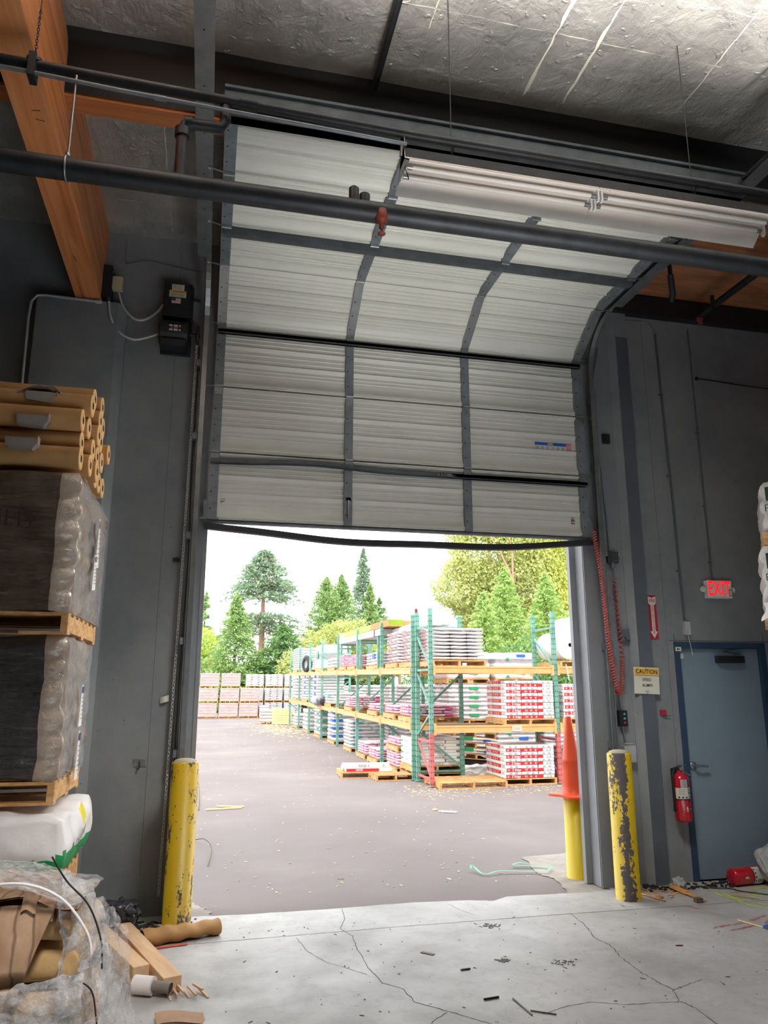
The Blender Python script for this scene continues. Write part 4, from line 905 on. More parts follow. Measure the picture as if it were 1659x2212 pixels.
# ================================================================== PALLETS
def pallet_parts(t, L, W, H=.13, z=0.0, simple=False, m='pallet_wood', name='pallet'):
    """L along x (deck boards run along x), W along y; stringers along y"""
    b = MB(); nb = 5 if simple else 7; bw = .09
    for k in range(nb): y = -W / 2 + bw / 2 + k * (W - bw) / (nb - 1); b.bx(-L / 2, L / 2, y - bw / 2, y + bw / 2, z + H - .018, z + H)
    if simple:
        for x in (-L / 2 + .02, 0, L / 2 - .02): b.bx(x - .02, x + .02, -W / 2, W / 2, z + .016, z + H - .018)
        for y in (-W / 2 + .05, 0, W / 2 - .05): b.bx(-L / 2, L / 2, y - .05, y + .05, z, z + .016)
        return b.build(name, m, t)
    p = b.build(name, m, t)
    for x in (-L / 2 + .02, 0, L / 2 - .02):
        b = MB(); b.bx(x - .02, x + .02, -W / 2, W / 2, z + .016, z + H - .018); b.build('stringer', m, p)
    b = MB()
    for y in (-W / 2 + .05, 0, W / 2 - .05): b.bx(-L / 2, L / 2, y - .05, y + .05, z, z + .016)
    b.build('bottom_board', m, p)
    return p
def pallet(loc, L, W, label, rz=0, H=.13, m='pallet_wood', group=None):
    t = thing('pallet', label, 'pallet', loc, rz, group)
    pallet_parts(t, L, W, H, 0, False, m, 'deck_boards'); return t

# ================================================================== LEFT: STACKED LOADS AGAINST THE WALL
LX = -.81
def tuft(b, p, d, s, rn):
    p = Vector(p); d = Vector(d)
    for k in range(5):
        e = p + d * s * rn.uniform(.5, 1) + Vector((rn.uniform(-.3, .3), rn.uniform(-.4, .2), rn.uniform(-.5, .5))) * s; w = Vector((0, rn.uniform(-.2, .2), rn.uniform(.2, .5))) * s
        b.add([p - w * .4, p + w * .4, e + w * .25, e - w * .1], [(0, 1, 2, 3)], 0, True)
def wrapped_load(name, label, cx, cy, z, L, W, H, layers, front, end, seed, sheets):
    t = thing(name, label, 'wrapped pallet load', (cx, cy, z))
    pallet_parts(t, L - .02, W - .04, .13)
    b = MB(); b.layered((0, 0, .13 + H / 2), (L, W, H), layers, .02, (2, 2), .03, seed)
    x1 = L / 2
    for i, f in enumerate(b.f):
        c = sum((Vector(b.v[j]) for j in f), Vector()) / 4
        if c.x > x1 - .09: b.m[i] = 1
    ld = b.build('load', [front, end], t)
    b = MB(); rn = random.Random(seed)
    for k in range(layers): tuft(b, (x1 - .01, -W / 2 + .01, .13 + H * (k + .5) / layers + rn.uniform(-.03, .03)), (-1, -.22, .1), .055, rn)
    b.grid(lambda u, v: (x1 + .006 + .012 * noise.noise(Vector((u * 5, v * 7, seed))), -W / 2 + u * W, .13 + v * H * .98), 12, 24)
    b.build('stretch_film', 'thin_film', t)
    for (u, v, w, h, a) in sheets:
        b = MB(); M = facing((x1 + .03, -W / 2 + u * W, .13 + v * H), '+x') @ Matrix.Rotation(a, 4, 'Z')
        b.add([(-w / 2, -h / 2, 0), (w / 2, -h / 2, .004), (w / 2, h / 2, 0), (-w / 2, h / 2, .006)], [(0, 1, 2, 3)], 0, False, M)
        b.add([(-w * .36, h * .3, .008), (w * .36, h * .3, .008), (w * .36, h * .46, .008), (-w * .36, h * .46, .008)], [(0, 1, 2, 3)], 2 if seed == 2 else 1, False, M)
        for k in range(6): b.add([(-w * .4, h * (.18 - k * .1), .008), (w * .3, h * (.18 - k * .1), .008), (w * .3, h * (.2 - k * .1), .008), (-w * .4, h * (.2 - k * .1), .008)], [(0, 1, 2, 3)], 1, False, M)
        b.build('shipping_label', ['white', 'grey_card', 'flag_blue'], t)
    return t
L1 = wrapped_load('wrapped_pallet_load', 'upper film-wrapped brown load on pallet, directly under the kraft paper rolls', LX - .75, 5.45, 2.06, 1.5, 1.22, .86, 6, 'wrapped_kraft', 'wrapped_kraft_lit', 1, [(.55, .63, .1, .34, .1), (.5, .38, .12, .24, .14)])
b = MB()
for k, s in enumerate(('THERMAL', 'HL')):
    b = MB(); b.text(s, .15 if k == 0 else .2, facing((.2 - k * .5, -.635, .68 - k * .26), '-y', -1), 0, align='CENTER'); b.build('faint_print', 'core_dark', L1)
b = MB(); b.add([(-.75, -.63, .0), (.48, -.63, .0), (.48, -.63, .02), (-.75, -.63, .03)], [(0, 1, 2, 3)]); b.build('deck_sheet', 'wrapped_kraft', L1)
wrapped_load('wrapped_pallet_load', 'lower film-wrapped dark load on pallet, resting on green-banded white sacks', LX - .75, 5.38, 1.09, 1.5, .94, .835, 6, 'wrapped_dark', 'wrapped_kraft_lit', 2, [(.5, .5, .1, .26, .03), (.52, .13, .1, .3, .02)])
# kraft rolls lying on the upper load, ends to the daylight
rn = random.Random(11); RR = .073; rolls = []
rz0 = 3.06
b = MB(); b.cyl((-1.75, 0, 0), (-.012, 0, 0), RR, n=32)
proto = None
colz = [(4.93, 3, .07), (5.07, 3, .01), (5.21, 3, .08), (5.35, 4, .0), (5.49, 4, .07), (5.63, 2, .01)]
zc = 3.095
cnt = 0
poss = []
for row in range(5):
    z = zc + RR + row * RR * 1.76
    for k in range(6):
        y = 4.925 + k * RR * 2.04 + (RR if row % 2 else 0)
        if (row == 4 and k not in (2, 3)) or (row == 3 and k in (1, 5)) or (row in (1,) and k == 5): continue
        poss.append((row, k, y, z))
NM = ['nearest', 'second', 'third', 'fourth', 'fifth', 'farthest']; RW = ['bottom', 'second', 'third', 'fourth', 'top']
for row, k, y, z in poss:
    lab = f'kraft paper roll, {RW[row]} row up, {NM[k]} in the row, on upper brown load'
    x = LX + .0 + rn.uniform(-.03, .03) - (0 if k else .03)
    if proto is None:
        proto = thing('paper_roll', lab, 'paper roll', (x, y, z), 0, 'kraft rolls on the upper load')
        b = MB(); b.tube([(-1.7, 0, 0), (-.006, 0, 0)], RR, 32, 0, False, False); b.build('wrapper', 'kraft', proto)
        for xx, s in ((0, 1), (-1.7, -1)):
            b = MB(); b.lathe([(RR, -.006), (RR * .985, 0), (RR * .34, 0), (RR * .34, -.006)], 32, 0, Matrix.Translation((xx, 0, 0)) @ Matrix.Rotation(s * PI / 2, 4, 'Y')); b.build('end_face', 'roll_end', proto)
        b = MB(); b.lathe([(RR * .34, 0), (RR * .32, .002), (RR * .27, .002), (RR * .27, -.2), (0, -.2)], 20, 0, Matrix.Rotation(PI / 2, 4, 'Y')); b.build('core', 'core_dark', proto)
        b = MB()
        for q in range(5): b.box((.001, RR * .62 * math.cos(2.2 + q * .35), RR * .62 * math.sin(2.2 + q * .35)), (.001, .006, .006))
        b.build('stamp_mark', 'core_dark', proto)
    else: copy_tree(proto, (x, y, z), None, lab)
for x, y, z, a, lab in ((-1.12, 4.98, 3.57, .1, 'crushed grey cardboard wedge on top of the paper rolls'), (-1.12, 4.853, 3.37, 0, 'upper grey cardboard saddle clipped between near paper rolls'), (-1.17, 4.853, 3.22, 0, 'lower grey cardboard saddle clipped between near paper rolls')):
    b = MB(); pr = [(-.1, .02), (-.09, -.04), (.06, -.04), (.09, .0), (.085, .05), (.06, -.03), (-.08, -.03), (-.085, .02)]
    b.prism(pr, -.06, .01); b.add([(-.09, -.062, -.038), (.07, -.062, -.038), (.07, -.062, .03), (-.09, -.062, .02)], [(0, 1, 2, 3)])
    if a: b.grid(lambda u, v: (-.15 + .3 * u, -.05 + .08 * v, .0 + .08 * math.sin(u * 3) * (1 - v * .4) + .03 * noise.noise(Vector((u * 5, v * 5, 2)))), 10, 6)
    o = one(b, 'cardboard_wedge', 'grey_card', lab, 'cardboard', (x, y, z)); o.rotation_euler = (0, R(4), a)
# white sacks with a green band: two visible layers, on a pallet of the same
def sack(name, L, W, H, seed):
    t = thing(name, 'plump white sack set down', 'sack'); b = MB(); b.pillow((0, 0, H / 2), (L, W, H), (32, 26, 14), .22, .03, seed)
    for i, f in enumerate(b.f):
        c = sum((Vector(b.v[j]) for j in f), Vector()) / len(f)
        if c.x > L * .46:
            if c.z < H * (.40 - .12 * c.y): b.m[i] = 1
            elif .06 < c.y < .26 and c.z > H * .62: b.m[i] = 2
        elif c.y < -W * .46:
            if H * .2 < c.z < H * .42 + .02 * math.sin(c.x * 9): b.m[i] = 1
            elif -.62 < c.x < .22 and H * .64 < c.z < H * .84: b.m[i] = 2
    b.build('bag', ['white_bag', 'green', 'yellow_print'], t)
    b = MB(); b.text('GreenShield', .075, facing((L / 2 + .012, -.08, H * .5), '+x') @ Matrix.Rotation(.12, 4, 'Z'), 0); b.build('lettering', 'black', t)
    b = MB(); b.box((-L * .14, -W / 2 - .004, H * .72), (.09, .006, H * .3)); b.build('white_label', 'sign_white', t)
    return t
pallet((LX - .62, 5.35, 0), 1.3, 1.05, 'low pallet carrying white sacks behind the torn foreground load')
s1 = sack('white_sack', 1.3, 1.08, .39, 3); s1.location = (LX - .55, 5.35, .672); tag(s1, 'plump white sack with green band, topmost, under the dark wrapped load', 'sack', 'white green-banded sacks')
s2 = copy_tree(s1, (LX - .6, 5.36, .147), 0, 'lower white sack, mostly hidden behind the torn foreground load'); s2.scale = (1, 1, .93)
pallet((LX - .6, 5.38, .522), 1.25, 1.0, 'pallet sandwiched between layers of white green-banded sacks')
b = MB(); b.bar((LX - .98, 4.785, .66), (LX - .95, 4.79, 1.08), .035, .006); one(b, 'strapping_band', 'strap_dark_green', 'dark green strap running down the front of white sacks', 'strap')

# ================================================================== FOREGROUND LOAD: KRAFT SACKS UNDER TORN FILM
FX, FY0 = -.45, 3.92
pallet((FX - .62, FY0 + .45, 0), 1.2, .95, 'pallet under the torn film and kraft sacks at lower left')
rn = random.Random(21); proto = None
sk = [(0, 0, 'bottom'), (1, 0, 'second'), (2, 0, 'third'), (3, 0, 'fourth')]
zz = .135
for lay in range(4):
    for sd in range(2):
        if lay == 3 and sd == 1: continue
        H = .165; y = FY0 + .22 + sd * .46; x = FX - .40 + rn.uniform(-.03, .02) - (.04 if lay == 3 else 0)
        lab = f"kraft paper sack, {RW[lay] if lay < 3 else 'top'} layer, {'front' if sd == 0 else 'rear'} one of the torn load"
        if proto is None:
            proto = thing('kraft_sack', lab, 'sack', (x, y, zz + lay * .167), 0, 'kraft sacks in the torn load')
            b = MB(); b.pillow((0, 0, H / 2), (.74, .43, H), (16, 10, 6), .3, .022, 4); b.build('bag', 'kraft_bag', proto)
            b = MB(); b.grid(lambda u, v: (.372 + .012 * math.sin(v * 9) - .01, -.17 + .34 * u, H * (.28 + .5 * v) + .012 * math.sin(u * 23)), 18, 6); b.build('folded_end', 'roll_end', proto)
        else: copy_tree(proto, (x, y, zz + lay * .167), rn.uniform(-.05, .05), lab)
for lay in range(4):
    copy_tree(proto, (FX - 1.17, FY0 + .22, zz + lay * .167), 0, f"kraft paper sack, {RW[lay] if lay < 3 else 'top'} layer, far-side pile of the torn load")
def sheet(name, fn, nu, nv, th, m, label, cat):
    b = MB(); b.grid(fn, nu, nv); b.grid(lambda u, v: tuple(Vector(fn(1 - u, v)) + Vector((0, 0, -th))), nu, nv)
    return one(b, name, m, label, cat)
def front_card(u, v):
    x = FX - .98 + .84 * u - .2 * v; z = .82 - .55 * v
    y = FY0 - .03 - .10 * v - .04 * math.sin(v * PI) + .02 * math.sin(u * 5 + v * 3) + .012 * abs(math.sin(u * 22))
    if .45 < v < .62: y += .05 * math.sin((v - .45) / .17 * PI) * (.4 + u)
    z += .03 * noise.noise(Vector((u * 4, v * 4, 3))) * v
    return (x, y, z)
sheet('cardboard_sheet', front_card, 60, 40, .004, 'corrugated', 'creased cardboard sheet hanging down the front of torn load', 'cardboard')
def top_card(u, v):
    x = FX - 1.1 + 1.05 * u; y = FY0 - .05 + .8 * v; z = .85 - .09 * v + .05 * math.sin(min(1, u * 1.05) * PI) - .10 * max(0, u - .75) * 4 * (u - .75) * 4 * .35 - .03 * (1 - v) + .01 * math.sin(u * 26)
    return (x, y, z)
sheet('cardboard_sheet', top_card, 60, 20, .006, 'corrugated', 'arched cardboard cap bent over the top of torn load', 'cardboard')
b = MB()
for k in range(3): b.grid(lambda u, v: (FX - .28 + .07 * k + .06 * u, FY0 - .04 + .02 * k - .03 * v, .87 - .02 * k - (.07 + .02 * k) * v + .01 * math.sin(u * 5)), 6, 6)
one(b, 'cardboard_flap', 'cardboard', 'small torn cardboard flaps under the arched cap', 'cardboard')
# film: top band, right-hand drape, lower band
t = thing('torn_stretch_film', 'torn crumpled clear stretch film draped over kraft sack load', 'plastic film', (FX, FY0, 0))
def nzv(p, s, a): return noise.noise_vector(Vector(p) * s) * a
def band(fn, nu, nv, name='film', m='stretch_film', a=.02):
    b = MB(); b.grid(lambda u, v: tuple(Vector(fn(u, v)) + nzv(fn(u, v), 9, a) + nzv(fn(u, v), 26, a * .4)), nu, nv); b.build(name, m, t)
band(lambda u, v: (-1.35 + 1.32 * u, -.09 + .84 * v - .02 * math.sin(u * 9), .885 + .05 * math.sin(max(0, min(1, (u * 1.38 - .25) / 1.0)) * PI) - .1 * v +  .02 * (1 - (1 - v) ** 4) - .1 * max(0, u - .8) / .2 * .6), 60, 24, 'top_film')
band(lambda u, v: (-.14 + .20 * u + .08 * v, -.05 + .3 * u + .0 * v, .95 - .3 * u * u - .95 * v + .04 * math.sin(v * 8)), 16, 60, 'side_film', a=.028)
band(lambda u, v: (-.02 + .12 * u + .08 * v, -.02 + .72 * u, .84 - .3 * u - .5 * v + .03 * math.sin(v * 8 + u * 4)), 24, 50, 'side_film', 'thin_film', a=.03)
band(lambda u, v: (-1.35 + 1.34 * u, -.09 - .05 * math.sin(v * PI), .22 + .33 * u ** 1.5 + .06 * math.sin(u * 6) - (.27 + .1 * u) * v), 60, 22, 'lower_film', a=.03)
band(lambda u, v: (-.45 + .46 * u, -.10 - .04 * math.sin(v * PI), .50 + .06 * u - .3 * v * (1 - .3 * u)), 30, 20, 'lower_film', 'stretch_film', a=.03)
rn = random.Random(31)
b = MB()
for k in range(7): tuft(b, (rn.uniform(-.12, .06), -.1, rn.uniform(.25, .6)), (.6, -.3, .5), .12, rn)
b.build('torn_edge', 'stretch_film', t)
b = MB(); b.tube(smooth([(-.03, -.1, .53), (.04, -.1, .48), (.07, -.1, .36), (.1, -.1, .2), (.14, -.08, .03)]), .004, 6); b.build('strap', 'black', t, label='loose black strap')
b = MB(); b.tube(smooth([(-.55, -.10, .9), (-.3, -.11, .925), (-.12, -.11, .86), (-.0, -.11, .72), (.03, -.11, .62)]), .0065, 6); b.build('film_rope', 'white_bag', t, label='twisted film rope')
b = MB(); b.tube(smooth([(-.2, .1, .985), (-.1, -.09, .92), (0, -.1, .82), (.06, -.09, .68), (.075, -.09, .56)]), .004, 6); b.build('strap', 'black', t, label='black strap under film')
# ================================================================== FLOOR CLUTTER, LEFT
def plank(name, p0, p1, w, h, m, label, cat='timber', bev=.004):
    p0 = Vector(p0); p1 = Vector(p1); d = p1 - p0; L = d.length; b = MB(); b.bx(-w / 2, w / 2, 0, L, 0, h)
    o = one(b, name, m, label, cat, p0, 0, None, bev); o.rotation_euler = (math.atan2(d.z, math.hypot(d.x, d.y)), 0, math.atan2(-d.x, d.y)); return o
plank('timber', (-.10, 5.12, .003), (-.50, 6.3, .003), .11, .085, 'new_lumber', 'pale long timber on floor, outer one, splintered at the near end')
plank('timber', (-.29, 5.27, .003), (-.66, 6.2, .003), .10, .11, 'new_lumber', 'pale timber lying beside torn film, shorter than its neighbour')
b = MB()
for k in range(7): b.bar((-.13 + .03 * k, 5.12, .02 + .01 * (k % 3)), (-.1 + .035 * k, 5.0 + .02 * (k % 2), .0 + .02 * (k % 3)), .012, .01)
one(b, 'wood_splinter', 'new_lumber', 'torn splinters at the broken end of long timber', 'splinter')
t = thing('plastic_roll', 'short white film roll on grey tube core beside timber', 'film roll', (-.26, 5.12, .055)); t.rotation_euler = (0, 0, R(-25))
b = MB(); b.cyl((-.06, 0, 0), (.06, 0, 0), .05, n=28); b.build('film_roll', 'white_bag', t)
b = MB(); b.tube([(.06, 0, 0), (.17, 0, -.005)], .03, 20, 0, False, False); b.cyl((.06, 0, 0), (.165, 0, -.005), .026, n=20, mi=1); b.build('core_tube', ['grey_card', 'core_dark'], t)
b = MB()
def kt(u, v):
    a = 2 * PI * v; r = .075; return (u * .55, r * math.cos(a) * (1.1 - .1 * math.sin(u * 9)), .052 + .05 * math.sin(a) * (1 + .1 * math.sin(u * 7)) + .006 * math.sin(u * 25))
b.grid(kt, 24, 20); o = one(b, 'kraft_paper_tube', 'kraft', 'crumpled brown paper tube lying before the left bollard', 'paper tube', (-.34, 6.02, .0), R(18))
plank('wood_strip', (-.28, 5.93, .002), (-.03, 5.98, .002), .02, .008, 'cone_orange', 'thin orange wood strip beside the crumpled paper tube')
b = MB(); b.grid(lambda u, v: (.26 * u, .13 * v, .012 + .02 * math.sin(u * 3 + 1) + .01 * v), 12, 6); b.grid(lambda u, v: (.26 * (1 - u), .13 * v, .006 + .02 * math.sin((1 - u) * 3 + 1) + .01 * v), 12, 6); one(b, 'cardboard_scrap', 'cardboard', 'brown cardboard scrap at bottom edge beside the film', 'cardboard', (-.16, 4.62, 0), R(8))
b = MB(); b.cube_grid((14, 10, 8), lambda x, y, z: tuple(Vector((x * .16, y * .12, .09 + z * .08)).lerp(Vector((x, y, z)).normalized() * .14 + Vector((0, 0, .09)), .5) + noise.noise_vector(Vector((x, y, z)) * 2.4) * .06), 0, True)
for i, v in enumerate(b.v): b.v[i] = (v[0], v[1], max(v[2], .004))
one(b, 'crumpled_plastic', 'dark_plastic', 'crumpled dark plastic heap against left wall base', 'plastic film', (-.55, 6.42, 0))
rn = random.Random(77); b = MB()
for k in range(150):
    x = rn.uniform(-.6, .02); y = rn.uniform(6.15, 6.6); s = rn.uniform(.006, .03); a = rn.uniform(0, PI); h = rn.uniform(.003, .014)
    flake(b, x, y, s, rn, 0, .0005, h, 1.5)
o = one(b, 'debris', 'dirt', 'dark loose dirt and chips along the left wall base', 'debris'); o['kind'] = 'stuff'
b = MB()
for k in range(26):
    x = rn.uniform(-.35, -.05); y = rn.uniform(6.15, 6.5); s = rn.uniform(.01, .04)
    flake(b, x, y, s * .8, rn, 0, .006, .006, 1.6)
o = one(b, 'litter', 'roll_end', 'pale chips and paper bits near the chain end', 'debris'); o['kind'] = 'stuff'
# ================================================================== FLOOR CLUTTER, MIDDLE AND RIGHT
plank('stick', (1.65, 4.61, .001), (1.75, 4.625, .001), .012, .01, 'black_steel', 'short black stick on the slab left of the crossed straws', 'stick')
plank('straw', (1.82, 4.59, .001), (1.835, 4.35, .001), .010, .007, 'grey_card', 'long grey straw on the slab, pointing at the camera', 'straw')
plank('straw', (1.85, 4.41, .001), (1.97, 4.33, .001), .008, .006, 'bark_dark', 'dark straw on the slab touching the grey straw', 'straw')
plank('leaf', (1.52, 5.47, .001), (1.59, 5.40, .001), .03, .004, 'grey_card', 'grey dry leaf lying on the slab near its middle', 'leaf', .002)
plank('twig', (1.67, 5.085, .001), (1.74, 5.095, .001), .014, .008, 'bark_dark', 'brown twig on slab beyond the crossed straws', 'twig')
plank('twig', (3.28, 5.2, .001), (3.33, 5.19, .001), .01, .005, 'red_rust', 'reddish wood chip alone on slab right of long crack', 'twig')
rn = random.Random(15); b = MB()
for k in range(110):
    x = rn.uniform(.2, 3.9); y = rn.uniform(4.0, 6.3); s = rn.uniform(.003, .012)
    flake(b, x, y, s * .9, rn, 0, .0003, .0025, rn.choice((1, 1.3, 2.2)))
for cx, cy, r in ((2.38, 5.08, .07), (2.19, 5.91, .06), (2.0, 5.2, .04)):
    for k in range(34): flake(b, cx + rn.gauss(0, r * .6), cy + rn.gauss(0, r * .45), rn.uniform(.003, .013), rn, 0, .0003, .003, rn.choice((1, 1.6, 2.4)))
o = one(b, 'debris', 'crumb_grey', 'scattered dark crumbs over the middle of the slab', 'debris'); o['kind'] = 'stuff'
b = MB()
for k in range(60):
    x = rn.uniform(3.72, 4.2); y = rn.uniform(6.3, 6.58); s = rn.uniform(.01, .035)
    b.box((x, y, .006), (s * 2, s * .3, .004), 0, (rn.uniform(-.2, .2), rn.uniform(-.2, .2), rn.uniform(0, PI)))
o = one(b, 'litter', 'splinter_wood', 'dry straw and wood shavings behind the scraped bollard', 'debris'); o['kind'] = 'stuff'
b = MB()
for k in range(90):
    x = rn.uniform(3.9, 4.8); y = rn.uniform(6.5, 6.72); s = rn.uniform(.008, .03)
    flake(b, x, y, s, rn, 0, .0005, .012, 1.3)
o = one(b, 'debris', 'dirt', 'black dirt along the wall base left of blue door', 'debris'); o['kind'] = 'stuff'
b = MB()
for k in range(6):
    o0 = -.03 + k * .012; b.bar((o0, .0 + .02 * (k % 3), .03 + .006 * (k % 2)), (o0 * .5, .22, .02), .011, .022); b.bar((o0 * .5, .22, .02), (o0 * .3, .42 + .02 * (k % 2), .008), .008, .01)
o = one(b, 'broken_board', 'splinter_wood', 'splintered yellow board end lying right of scraped bollard', 'splinter', (4.13, 6.56, .0), R(186))
b = MB(); b.box((0, 0, .02), (.06, .05, .035)); one(b, 'wood_block', 'bark_dark', 'small dark wood block at the tip of splintered board', 'wood block', (4.11, 6.125, .0))
plank('wood_sliver', (3.78, 6.46, .004), (3.85, 6.2, .004), .018, .008, 'splinter_wood', 'thin pale wood sliver on floor near scraped bollard', 'splinter')
plank('wood_stick', (4.09, 5.61, .002), (4.15, 5.40, .002), .013, .008, 'yellow_wood', 'pale stick on the floor pointing at blue scrap', 'stick')
b = MB(); b.grid(lambda u, v: (.11 * u, .05 * v, .012 + .01 * math.sin(u * 4)), 6, 4); one(b, 'plastic_scrap', 'blue', 'bright blue plastic scrap on floor at right frame edge', 'plastic', (4.15, 5.36, 0))
b = MB(); b.cube_grid((10, 8, 8), lambda x, y, z: tuple(Vector((x, y, z)).normalized() * .055 + Vector((0, 0, .055)) + noise.noise_vector(Vector((x, y, z)) * 2) * .02)); one(b, 'crumpled_paper', 'grey_bag', 'crumpled white cup or rag at the wall base', 'paper', (4.2, 6.52, 0))
def strap_mesh(pts, w, m, name, label, loc=(0, 0, 0)):
    b = MB(); P = smooth([(*p, z) for p, z in pts], 6); vs = []
    for i, p in enumerate(P):
        t_ = (P[min(i + 1, len(P) - 1)] - P[max(i - 1, 0)]); a = Vector((-t_.y, t_.x, 0)).normalized() * w / 2; vs += [p + a, p - a]
    b.add(vs, [(2 * i, 2 * i + 1, 2 * i + 3, 2 * i + 2) for i in range(len(P) - 1)], 0, True); return one(b, name, m, label, 'strap', loc)
strap_mesh([((4.42, 6.6), .004), ((4.52, 6.49), .012), ((4.66, 6.44), .006), ((4.70, 6.34), .004), ((4.95, 6.1), .004), ((5.1, 5.95), .004)], .03, 'strap_dark_green', 'strap', 'dark green packing strap lying before the blue door')
b = MB(); b.cube_grid((16, 14, 14), lambda x, y, z: (lambda d: tuple(Vector((d.x * .26, d.y * .2, .19 + d.z * .2)) + noise.noise_vector(d * 2.2) * .05))(Vector((x, y, z)).normalized()))
for i, v in enumerate(b.v): b.v[i] = (v[0], v[1], max(v[2], .004))
one(b, 'trash_bag', 'grey_bag', 'white plastic bag slumped on floor at right door edge', 'bag', (5.23, 6.42, 0))
o = plank('stir_stick', (4.98, 6.35, .14), (4.93, 6.38, .3), .03, .008, 'sign_white', 'pale paint stick propped on the fallen extinguisher', 'stick')
# ================================================================== RIGHT EDGE: STACKED SOIL BAGS
t = thing('wrapped_pallet_load', 'plain film-wrapped base load under the right-edge pallets', 'wrapped pallet load', (5.55, 5.25, 0), R(-38))
pallet_parts(t, 1.3, 1.0); b = MB(); b.layered((0, 0, .13 + 1.05), (1.3, 1.0, 2.1), 12, .03, (2, 2), .02, 5); b.build('load', 'wrapped_white', t)
def soil(t, z0, layers, H, seed):
    b = MB(); b.layered((0, 0, z0 + H / 2), (1.3, 1.0, H), layers, .03, (2, 1), .02, seed); b.build('bags', 'white_bag', t)
    b = MB(); y = -.525
    for k in range(2):
        zc = z0 + H * (.72 - .5 * k)
        for x0 in (-.60, .05):
            b.box((x0 + .2, y, zc), (.42, .01, H * .26), 1 if k == 0 else 2)
            for q in range(5): b.box((x0 + .03 + q * .085, y - .004, zc - H * .2 + .01 * (q % 2)), (.05, .008, H * .09), 0)
            for q in range(6): b.box((x0 + .04 + q * .07, y - .007, zc - .04 + .03 * (q % 3)), (.035, .004, .05), 0 if q % 2 else 2)
    b.text('Pine', .08, facing((-.56, y - .008, z0 + H * .44), '-y'), 0); b.build('print', ['dark_green', 'dark_green', 'green_pale'], t)
t = thing('soil_bag_pallet', 'lower pallet of green-printed white soil bags at right frame edge', 'soil bags', (4.97, 4.99, 2.24), R(-38)); pallet_parts(t, 1.28, 1.0); soil(t, .13, 3, .46, 8)
b = MB(); b.grid(lambda u, v: (-.67 + .14 * u + .02 * math.sin(v * 5), -.53 - .04 * math.sin(u * 3), .14 - .14 * v * (1 - .5 * u)), 8, 8); b.build('loose_film', 'white_bag', t)
t = thing('soil_bag_pallet', 'upper pallet of green-printed white soil bags at right frame edge', 'soil bags', (5.03, 4.99, 2.835), R(-38)); pallet_parts(t, 1.32, 1.02, .1, 0); soil(t, .1, 3, .42, 9)
# ================================================================== YARD: PALLET RACKING
RX0, RX1 = 4.05, 5.05
def post(b, x, y, h, z0=0, holes=True, mi=0, d='-y'):
    b.bx(x - .038, x + .038, y - .034, y + .034, z0, h, mi)
    if holes:
        for k in range(int((h - z0) / .1)):
            z = z0 + .05 + k * .1
            for s in (-.019, .019):
                if d == '-y': b.bx(x + s - .007, x + s + .007, y - .0355, y - .034, z - .012, z + .012, 1)
                b.bx(x - .0395, x - .038, y + s * .9 - .007, y + s * .9 + .007, z - .012, z + .012, 1)
def frame(t, xa, ya, xb, yb, h, red=False, br=((.12, .12), (.78, .78), (.12, .78), (1.3, .85), (1.35, 2.02), (2.08, 2.08), (2.12, 2.75), (2.9, 2.9)), s=1.0):
    f = MB(); f.lathe([(0, 0), (.001, 0)], 3)
    first = True
    for (x, y) in ((xa, ya), (xb, yb)):
        b = MB()
        if red and first:
            post(b, x, y, .93, 0, True, 2); post(b, x, y, h, .93, True, 0)
        else: post(b, x, y, h, 0, y < 19)
        b.box((x, y, .004), (.12, .1, .008), 0)
        fr = b.build('post', ['rack_green', 'rack_dark', 'rack_red'], t); first = False
    for i, (za, zb) in enumerate(br):
        b = MB(); A = Vector((xa, ya, za * s)); B = Vector((xb, yb, zb * s)); d = (B - A).normalized() * .03; b.bar(A + d, B - d, .03, .04, 1 if (red and max(za, zb) < .9) else 0); b.build('brace', ['rack_green', 'rack_red'], t)
def beam(t, p0, p1, name='beam'):
    b = MB(); p0 = Vector(p0); p1 = Vector(p1); u = (p1 - p0).normalized(); b.bar(p0, p1, .045, .125); b.bar(p0 + Vector((0, 0, .05)), p1 + Vector((0, 0, .05)), .062, .03)
    b.bar(p0 + u * .0, p0 + u * .045, .07, .2); b.bar(p1 - u * .045, p1, .07, .2); return b.build(name, 'beam_orange', t)
def deck(t, x0, x1, y0, y1, za, zb=None):
    zb = za if zb is None else zb; b = MB()
    for x in np.arange(x0 + .05, x1, .11): b.bar((x, y0, za), (x, y1, zb), .008, .008)
    for y in np.arange(y0 + .05, y1, .11): z = za + (zb - za) * (y - y0) / (y1 - y0); b.bar((x0, y, z + .006), (x1, y, z + .006), .008, .008)
    b.build('wire_deck', 'wire', t)
ZM, ZT = 1.06, 2.14        # beam tops on the near bays
rk = thing('pallet_rack', 'green and orange pallet rack facing the doorway, its beams parallel to it', 'pallet rack', (0, 0, 0))
for i, x in enumerate((4.09, 6.60, 9.1)):
    frame(rk, x, 13.87, x, 14.80, 3.22, i < 2)
for x0, x1 in ((4.128, 6.562), (6.638, 9.06)):
    for z in (ZM, ZT):
        for y in (13.85, 14.82): beam(rk, (x0, y, z - .0625), (x1, y, z - .0625))
        deck(rk, x0, x1, 13.89, 14.78, z - .012)
b = MB(); b.box((5.75, 13.815, ZM - .06), (.19, .004, .10), 0)
for k in range(3): b.box((5.75, 13.812, ZM - .035 - k * .022), (.14, .001, .006), 1)
b.build('rack_label', ['sign_white', 'grey_card'], rk)
PY = [14.98, 17.8, 20.8, 24.0, 27.4, 30.75, 34.2, 37.9]
zs = lambda y, z: z * (1 + .0062 * (y - 14.9) * (1 if z > 1.5 else .9))
rb = thing('pallet_rack', 'long green and orange pallet rack running away into the yard', 'pallet rack', (0, 0, 0))
